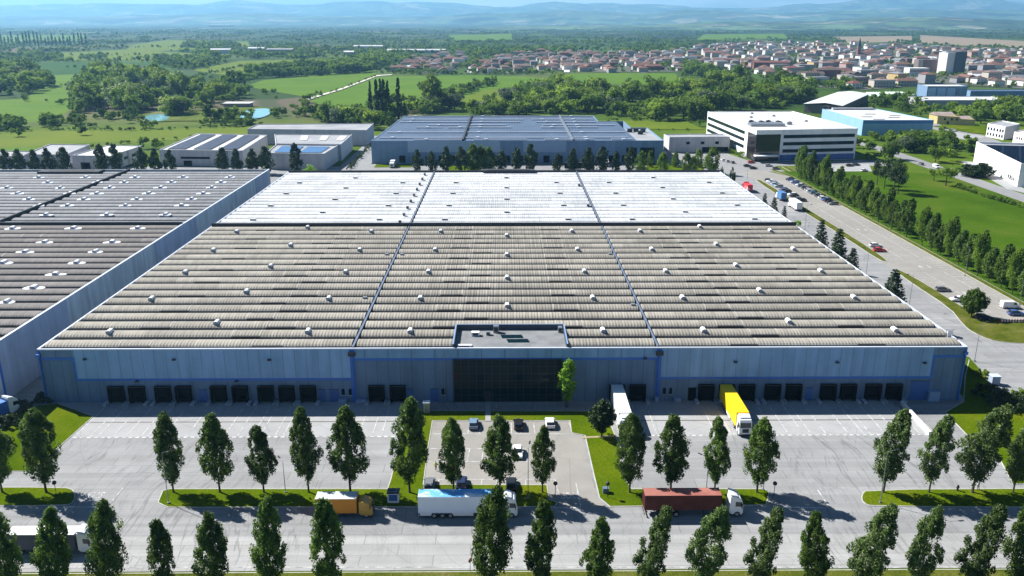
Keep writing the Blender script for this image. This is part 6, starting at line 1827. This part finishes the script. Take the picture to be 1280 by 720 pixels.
def mass(name, pts, templates, mat_):
    r = np.random.default_rng(5)
    out = []
    for x, y, s in pts:
        T = templates[r.integers(len(templates))]
        a = r.uniform(0, 6.28); c, sn = math.cos(a), math.sin(a)
        R_ = np.array([[c, -sn, 0], [sn, c, 0], [0, 0, 1]])
        out.append((T @ R_.T) * np.array([s, s, s * r.uniform(.8, 1.2)]) + np.array([x, y, 0]))
    me = quadmesh(name, np.concatenate(out), [mat_])
    o = bpy.data.objects.new(name, me); COL.objects.link(o); o['kind'] = 'stuff'
    o['label'] = 'far off woods and hedgerow trees across the plain'
    return o
mid_t = [t_ for t_ in far_t if t_[1] < 1500]; fr_t = [t_ for t_ in far_t if t_[1] >= 1500]
mass('woodland', mid_t, [broad(300 + i, 5.0, 9.5, None, 14, 26, 1.5, low=.06) for i in range(4)], WOOD)
mass('woodland', fr_t, [broad(310 + i, 5.4, 9.5, None, 8, 10, 3.0, low=.05) for i in range(4)], WOOD)
# Lombardy poplars
def lomb(seed): return hornbeam(seed, .0, 2.6, 26, COLM, .5, 1.3, 30, 'poplar', .8)
LPM = [lomb(71), lomb(72)]
for i, (px_, py_, top) in enumerate(((464, 151, 101), (472, 152, 99), (477, 150, 98), (481, 152, 99), (486, 150, 101), (499, 150, 97), (506, 151, 128))):
    x, y = G(px_, py_); h = height_for(x, y, top); o = put(LPM[i % 2], used, x, y, i, (1.0 if i not in (0, 5) else .75, 1, h / 26), 0)
    tag(o, 'tall Lombardy poplar beside the bright field, %s of its clump from the west' % ORD[i], 'tree', 'Lombardy poplars beside the bright field')
for i in range(24):
    px_ = 2 + i * 4.6 + rt_.uniform(-1, 1); x, y = G(px_, 56.5 + rt_.uniform(-.8, .8))
    h = height_for(x, y, rt_.uniform(38, 47)); o = put(LPM[i % 2], used, x, y, i, (1.5, 1.5, h / 26), 0)
    tag(o, 'slender far poplar in the row on the plain, %s from the west' % ORD[i], 'tree', 'far poplar row on the plain')

# ------------------------------------------------------------------ village and town
WALLS = {n: paint('render_' + n, c, .8, .2, .1, .3) for n, c in {'cream': (.44, .40, .34), 'white': (.66, .65, .62), 'ochre': (.48, .34, .16), 'pink': (.38, .26, .23), 'grey': (.27, .27, .28), 'brick': (.20, .10, .085)}.items()}
ROOFS = {n: two('tiles_' + n, c, tuple(v * 1.35 for v in c), .5, .9) for n, c in {'terracotta': (.145, .078, .06), 'brown': (.085, .062, .054), 'dusty pink': (.16, .112, .098), 'red': (.145, .06, .05), 'grey': (.16, .16, .17)}.items()}
HP = {}
def house(wn_, rn, shape, near_=True):
    key = (wn_, rn, shape, near_)
    w, d, h, rise = {'villa': (14, 12.5, 6.6, 3.0), 'row': (26, 12.5, 6.6, 3.0), 'block': (20, 13, 11.5, 2.4), 'cottage': (10, 8.5, 4.6, 2.2), 'flat': (26, 14, 8.5, 0)}[shape]
    if key not in HP:
        root = empty('house')
        q = MB(); q.box(-w / 2, w / 2, -d / 2, d / 2, 0, h); wl_ = q.build('wall', WALLS[wn_], root)
        q = MB(); o_ = .7
        if rise:
            a = min(w, d) / 2 * (.95 if shape != 'row' else .25)
            q.add([(-w / 2 - o_, -d / 2 - o_, h), (w / 2 + o_, -d / 2 - o_, h), (w / 2 + o_, d / 2 + o_, h), (-w / 2 - o_, d / 2 + o_, h), (-w / 2 + a, 0, h + rise), (w / 2 - a, 0, h + rise)],
                  [(0, 1, 5, 4), (1, 2, 5), (2, 3, 4, 5), (3, 0, 4), (3, 2, 1, 0)])
        else: q.box(-w / 2 - .3, w / 2 + .3, -d / 2 - .3, d / 2 + .3, h + .003, h + .5)
        rf = q.build('roof', ROOFS[rn], root)
        if rise:
            q = MB(); q.box(w * .16, w * .16 + .9, .4, 1.3, h + rise * .5, h + rise + .8); q.build('chimney', WALLS['brick'], rf)
        nf = max(2, int(h / 3)) if near_ else 0; nw = max(3, int(w / 3.6))
        for f in range(nf):
            for j in range(nw):
                x = -w / 2 + (j + .5) * w / nw; z = 1.0 + f * (h - .8) / nf
                q = MB(); q.box(x - .55, x + .55, -d / 2 - .06, -d / 2 - .002, z, z + 1.3); q.build('window', GLASS, root)
        HP[key] = root
        return root, True
    return HP[key], False
rh = random.Random(3)
placed, SITES = [], []
for poly, town, n, gap in ((TOWN[0], False, 170, 5), (TOWN[1], False, 45, 5), (TOWN[2], True, 430, 10)):
    x0, x1 = min(p[0] for p in poly), max(p[0] for p in poly); y0, y1 = min(p[1] for p in poly), max(p[1] for p in poly)
    c0 = len(placed); tries = 0
    while len(placed) - c0 < n and tries < 16000:
        tries += 1
        y = 1 / rh.uniform(1 / y1, 1 / y0); x = rh.uniform(x0, x1)
        if not inpoly((x, y), poly): continue
        px_, py_ = PX(x, y)
        if 1130 < px_ < 1212 and 82 < py_ < 102: continue
        shape = rh.choices(('villa', 'row', 'block', 'cottage', 'flat'), (3, 3.0, 2.6, .8, 2.8) if town else (6, 3.0, .3, 1.2, .1))[0]
        rad = {'villa': 7.5, 'row': 12.5, 'block': 11, 'cottage': 6, 'flat': 14}[shape]
        if any((x - a_) ** 2 + (y - b_) ** 2 < (r_ + rad + (gap if town else 3) * .6) ** 2 for a_, b_, r_ in placed): continue
        placed.append((x, y, rad)); SITES.append((x, y, shape, town))
SITES.sort(key=lambda s_: s_[1])
NH = 285
def look(shape, town):
    wn_ = rh.choices(list(WALLS), (5, 5, .7, 1.3, 2.6, 1.0))[0]
    rn = 'grey' if shape == 'flat' else rh.choices(list(ROOFS), (2.4, 3, 3.2, .8, 2.2) if town else (3, 3.5, 4, .8, .8))[0]
    return wn_, rn
for x, y, shape, town in SITES[:NH]:
    wn_, rn = look(shape, town)
    o, first = house(wn_, rn, shape, y < 1330)
    if not first: o = copy_tree(o)
    o.location = (x, y, 0); o.rotation_euler = (0, 0, .12 + rh.choice((0, 0, math.pi / 2)) + rh.gauss(0, .06))
    px_, py_ = PX(x, y)
    nm = {'villa': 'square house', 'row': 'row house', 'block': 'apartment block', 'cottage': 'small house', 'flat': 'flat block'}[shape]
    if not town: zone = 'in the western village' if px_ < 592 else ('in the village front' if py_ > 80 else 'in the village rear')
    else: zone = 'at the near town edge' if py_ > 92 else ('in the middle town' if py_ > 80 else 'in the far town')
    tag(o, '%s %s with %s roof %s' % (wn_, nm, rn, zone), 'house', 'houses %s: %s %s, %s roof' % (zone, wn_, nm, rn))
HM_ = MB()
wk, rk = list(WALLS), list(ROOFS)
for x, y, shape, town in SITES[NH:]:
    wn_, rn = look(shape, town)
    w, d, h, rise = {'villa': (14, 12.5, 6.6, 3.0), 'row': (26, 12.5, 6.6, 3.0), 'block': (20, 13, 11.5, 2.4), 'cottage': (10, 8.5, 4.6, 2.2), 'flat': (26, 14, 8.5, 0)}[shape]
    if rh.random() < .35: w, d = d, w
    HM_.box(x - w / 2, x + w / 2, y - d / 2, y + d / 2, 0, h, wk.index(wn_))
    if rise:
        e = min(w, d) / 2 * .9
        ex, ey = (w / 2 - e, 0) if w > d else (0, d / 2 - e)
        c = [(x - w / 2 - .7, y - d / 2 - .7, h), (x + w / 2 + .7, y - d / 2 - .7, h), (x + w / 2 + .7, y + d / 2 + .7, h), (x - w / 2 - .7, y + d / 2 + .7, h), (x - ex, y - ey, h + rise), (x + ex, y + ey, h + rise)]
        HM_.add(c, [(0, 1, 5, 4), (1, 2, 5), (2, 3, 4, 5), (3, 0, 4)] if w > d else [(0, 1, 4), (1, 2, 5, 4), (2, 3, 5), (3, 0, 4, 5)], len(wk) + rk.index(rn))
    else: HM_.box(x - w / 2 - .3, x + w / 2 + .3, y - d / 2 - .3, y + d / 2 + .3, h + .01, h + .5, len(wk) + rk.index(rn))
hm_o = HM_.build('far_town', [WALLS[n] for n in wk] + [ROOFS[n] for n in rk])
hm_o['kind'] = 'stuff'; hm_o['label'] = 'far roofs of the town massed towards the plain'
TOWNG = two('town_ground', (.06, .075, .04), (.11, .11, .10), .02, .95, fine=.3, fscale=.3)
for i, t_ in enumerate(TOWN): flat('town_ground', [t_], .50 + .02 * i, TOWNG)
# streets of the village
flat('village_street', [GP([(583, 92), (590, 92), (595, 70), (591, 70)]), GP([(704, 91), (712, 91), (714, 78), (710, 78)])], .9, two('street_gravel', (.42, .41, .40), (.55, .54, .52), .05))
# named landmarks of the town
a, b = G(1176, 93), G(1191, 93)
t = thing('tower_block', 'tall tower block, white on its west face and dark slate in front', 'tower block', (*a, 0))
sw = (b[0] - a[0])
q = MB(); q.prism([(a[0] + 1, a[1] + 16), (a[0] + sw * .35, a[1]), (a[0] + sw * 2.0, a[1] + 3), (a[0] + sw * 1.95, a[1] + 24)], 0, 31, 0); q.build('wall', WALLS['white'], t)
strip(t, 'slate_front', (a[0] + sw * 1.0, a[1] + 1), (a[0] + sw * 2.0, a[1] + 3), .2, 32.0, .4, paint('slate_front', (.06, .075, .10), .5), .5)
q = MB(); q.box(a[0] + 6, a[0] + sw * 1.8, a[1] + 6, a[1] + 18, 31.01, 33); q.build('roof_house', WALLS['grey'], t)
a, b = G(1146, 91.5), G(1176, 91.5)
t = thing('apartment_slab', 'dark brown long slab of flats joined to the white tower block', 'apartment block', (*a, 0))
q = MB(); q.box(a[0], b[0], a[1], a[1] + 14, 0, 20); q.build('wall', paint('brown_slab', (.16, .12, .12), .8), t)
strip(t, 'pale_gable', (a[0], a[1]), (a[0] + 7, a[1]), .2, 19.8, .3, WALLS['cream'])
a = G(1136, 95); b = G(1161, 95)
t = thing('town_hall_block', 'broad white block below the tower block', 'building', (*a, 0))
q = MB(); q.box(a[0], b[0], a[1], a[1] + 18, 0, 11); q.build('wall', WALLS['white'], t)
strip(t, 'window_band', (a[0] + 1, a[1]), (b[0] - 1, a[1]), 6, 8, .2, WALLS['pink'])
a = G(1073, 74)
t = thing('church', 'church with a slim dark pointed spire above the town roofs', 'church', (*a, 0))
q = MB(); q.box(a[0] - 3.2, a[0] + 3.2, a[1], a[1] + 6.4, 0, 26); q.build('tower', WALLS['brick'], t)
q = MB(); q.add([(a[0] - 3.4, a[1] - .2, 26.01), (a[0] + 3.4, a[1] - .2, 26.01), (a[0] + 3.4, a[1] + 6.6, 26.01), (a[0] - 3.4, a[1] + 6.6, 26.01), (a[0], a[1] + 3.2, 43)], [(0, 1, 4), (1, 2, 4), (2, 3, 4), (3, 0, 4), (3, 2, 1, 0)]); q.build('spire', paint('slate_spire', (.05, .05, .06), .6), t)
q = MB(); q.box(a[0] + 3.21, a[0] + 26, a[1] + .5, a[1] + 14, 0, 10); nv = q.build('nave', WALLS['cream'], t)
q = MB(); gable(q, a[0] + 3.3, a[0] + 26, a[1] + .5, a[1] + 14, 10.02, 5); q.build('roof', ROOFS['terracotta'], nv)
a = G(1246, 101)
t = thing('gable_house', 'orange gabled house standing out at the near town edge', 'house', (*a, 0))
q = MB(); q.prism([(a[0] - 4, a[1]), (a[0] + 4, a[1]), (a[0] + 4, a[1] + 16), (a[0] - 4, a[1] + 16)], 0, 7.5)
q.add([(a[0] - 4, a[1], 7.5), (a[0] + 4, a[1], 7.5), (a[0], a[1], 10.4)], [(0, 1, 2)]); q.build('wall', paint('orange_render', (.60, .34, .12), .8), t)
q = MB(); q.add([(a[0] - 4.6, a[1] - .4, 7.2), (a[0], a[1] - .4, 10.5), (a[0], a[1] + 16.4, 10.5), (a[0] - 4.6, a[1] + 16.4, 7.2), (a[0] + 4.6, a[1] - .4, 7.2), (a[0] + 4.6, a[1] + 16.4, 7.2)], [(0, 1, 2, 3), (1, 4, 5, 2)]); q.build('roof', ROOFS['brown'], t)
for px0, px1, py, h, wmt, rmt, lab in ((262, 288, 67, 9, WALLS['white'], R_WHITE, 'white roofed farm hall among the trees of the plain'), (310, 330, 64.5, 8, WALLS['white'], R_WHITE, 'white arched farm barn east of the white roofed hall'), (334, 366, 68, 11, WALLS['grey'], R_GREY, 'grey farm works behind a dark hedge'), (261, 292, 34, 22, WALLS['white'], R_WHITE, 'long pale hall far out on the hazy plain'),
                                       (120, 178, 90.5, 6, WALLS['grey'], ROOFS['brown'], 'long brown roofed farmhouse between meadows'), (442, 478, 62, 9, WALLS['white'], R_WHITE, 'pale glasshouse hall west of the village'), (484, 560, 66.5, 7, WALLS['white'], R_WHITE, 'long white low hall behind the village'), (490, 512, 88, 5, WALLS['white'], paint('pale_blue_roof', (.45, .58, .68), .6), 'small pale blue roofed building at the village edge'),
                                       (1000, 1030, 101, 9, WALLS['white'], ROOFS['brown'], 'white villa with lit side near the wood'), (1020, 1050, 100, 13, WALLS['brick'], ROOFS['brown'], 'dark brick block in the near town'), (895, 925, 80, 8, WALLS['pink'], ROOFS['terracotta'], 'pink block with terracotta roof before the town'), (942, 985, 86, 10, WALLS['brick'], ROOFS['red'], 'long red roofed block in front of the town'), (1218, 1250, 100, 5, WALLS['white'], R_WHITE, 'long low white shed before the orange house'), (430, 442, 71, 10, WALLS['grey'], R_WHITE, 'pale domed store among trees west of the village')):
    a, b = G(px0, py), G(px1, py)
    t = thing('farm_hall' if px0 < 600 else 'town_building', lab, 'building', (*a, 0))
    q = MB(); q.box(a[0], b[0], a[1], a[1] + 16, 0, h); q.build('wall', wmt, t)
    q = MB(); gable(q, a[0], b[0], a[1], a[1] + 16, h + .02, 2.6, ov=.8); q.build('roof', rmt, t)

# ------------------------------------------------------------------ hills
def ridge_y(px_, table):
    for (a, ya), (b, yb__) in zip(table, table[1:]):
        if a <= px_ <= b:
            t_ = (px_ - a) / (b - a); t_ = t_ * t_ * (3 - 2 * t_)
            return ya + (yb__ - ya) * t_
    return table[0][1] if px_ < table[0][0] else table[-1][1]
def hill_range(name, Yc, half, table, rough, mat_, seed):
    rg = np.random.default_rng(seed)
    nx_, ny_ = 220, 26
    ph = rg.uniform(0, 6.28, (14, 2)); 
    vv, fs = [], []
    for j in range(ny_ + 1):
        t_ = j / ny_
        yy = Yc - half + 2 * half * t_
        for i in range(nx_ + 1):
            ang = -1.0 + 2.0 * i / nx_
            px_ = 640 + FPX * ang
            xx = ang * yy * .97 / .953
            top = ridge_y(px_, table)
            hh = height_far(xx, Yc, top)
            bell = math.sin(math.pi * t_) ** .9 if t_ < .5 else math.sin(math.pi * t_) ** .6
            nz = 0
            for o_ in range(7):
                f = .0006 * (8200 / Yc) * 1.7 ** o_
                nz += math.sin(xx * f * 6.28 + ph[o_, 0] + 1.3 * math.sin(yy * f * 4)) * math.cos(yy * f * 5 + ph[o_, 1]) / 1.55 ** o_
            vv.append((xx, yy, max(-3, (hh + rough * nz * (.35 + hh / 600)) * bell - 2.5)))
    for j in range(ny_):
        for i in range(nx_):
            a = j * (nx_ + 1) + i
            fs.append((a, a + 1, a + nx_ + 2, a + nx_ + 1))
    q = MB(); q.v = vv; q.f = fs; q.m = [0] * len(fs)
    return structure(q.build(name, mat_, smooth=True))
def height_far(x, y, toppy):
    lo, hi = 0.0, 2500
    for _ in range(26):
        m_ = (lo + hi) / 2
        if PX(x, y, m_)[1] > toppy: lo = m_
        else: hi = m_
    return lo
HM = NT('hill_fields'); _p = HM.P()
_a = HM.noise(_p, .0014, 6, .6); _v = HM.vor(HM.scale(_p, (1, 1, 0)), .0022)[1]
_c = HM.ramp(_a, [(.40, (.012, .026, .022)), (.47, (.09, .14, .06)), (.55, (.02, .042, .03)), (.62, (.24, .23, .16)), (.7, (.06, .10, .05))])
_s = HM.n('ShaderNodeSeparateColor'); HM.put(_s.inputs[0], _v)
HM = HM.out(HM.mul(_c, HM.math('MULTIPLY_ADD', _s.outputs[0], 1.0, .55)), .95, .1)
hill_range('hills', 21500, 4200, [(-500, 10), (0, 8), (120, 7), (200, 5), (280, 6), (330, 3), (400, 6), (480, 2), (560, 5), (640, 8), (700, 4), (780, 6), (870, 9), (940, 11), (1000, 5), (1060, 1), (1130, -2), (1200, 0), (1280, 6), (1800, 8)], 40, HM, 1)
hill_range('hills', 14500, 2600, [(-500, 22), (0, 21), (200, 20), (330, 16), (420, 20), (520, 21), (640, 17), (720, 13), (800, 17), (860, 13), (960, 17), (1060, 13), (1180, 12), (1280, 16), (1800, 18)], 24, HM, 2)
hill_range('hills', 8200, 1500, [(-500, 36), (0, 36), (300, 35), (560, 36), (680, 32), (800, 31), (900, 27), (1000, 27), (1080, 22), (1150, 21), (1220, 24), (1280, 27), (1800, 30)], 10, HM, 3)

# ------------------------------------------------------------------ air
hz = NT('hazy_air')
pv = hz.n('ShaderNodeVolumePrincipled')
pv.inputs['Color'].default_value = (0.29, 0.65, 1.0, 1)
pv.inputs['Density'].default_value = 0.72e-4
pv.inputs['Anisotropy'].default_value = 0.3
for nd in list(hz.t.nodes):
    if nd.type == 'BSDF_PRINCIPLED': hz.t.nodes.remove(nd)
hz.t.links.new(pv.outputs[0], hz.t.nodes['Material Output'].inputs['Volume'])
q = MB(); q.box(-26500, 26500, -700, 26600, -5, 760)
hzo = q.build('haze', hz.m)
hzo['kind'] = 'stuff'; hzo['label'] = 'pale blue haze over the whole plain'
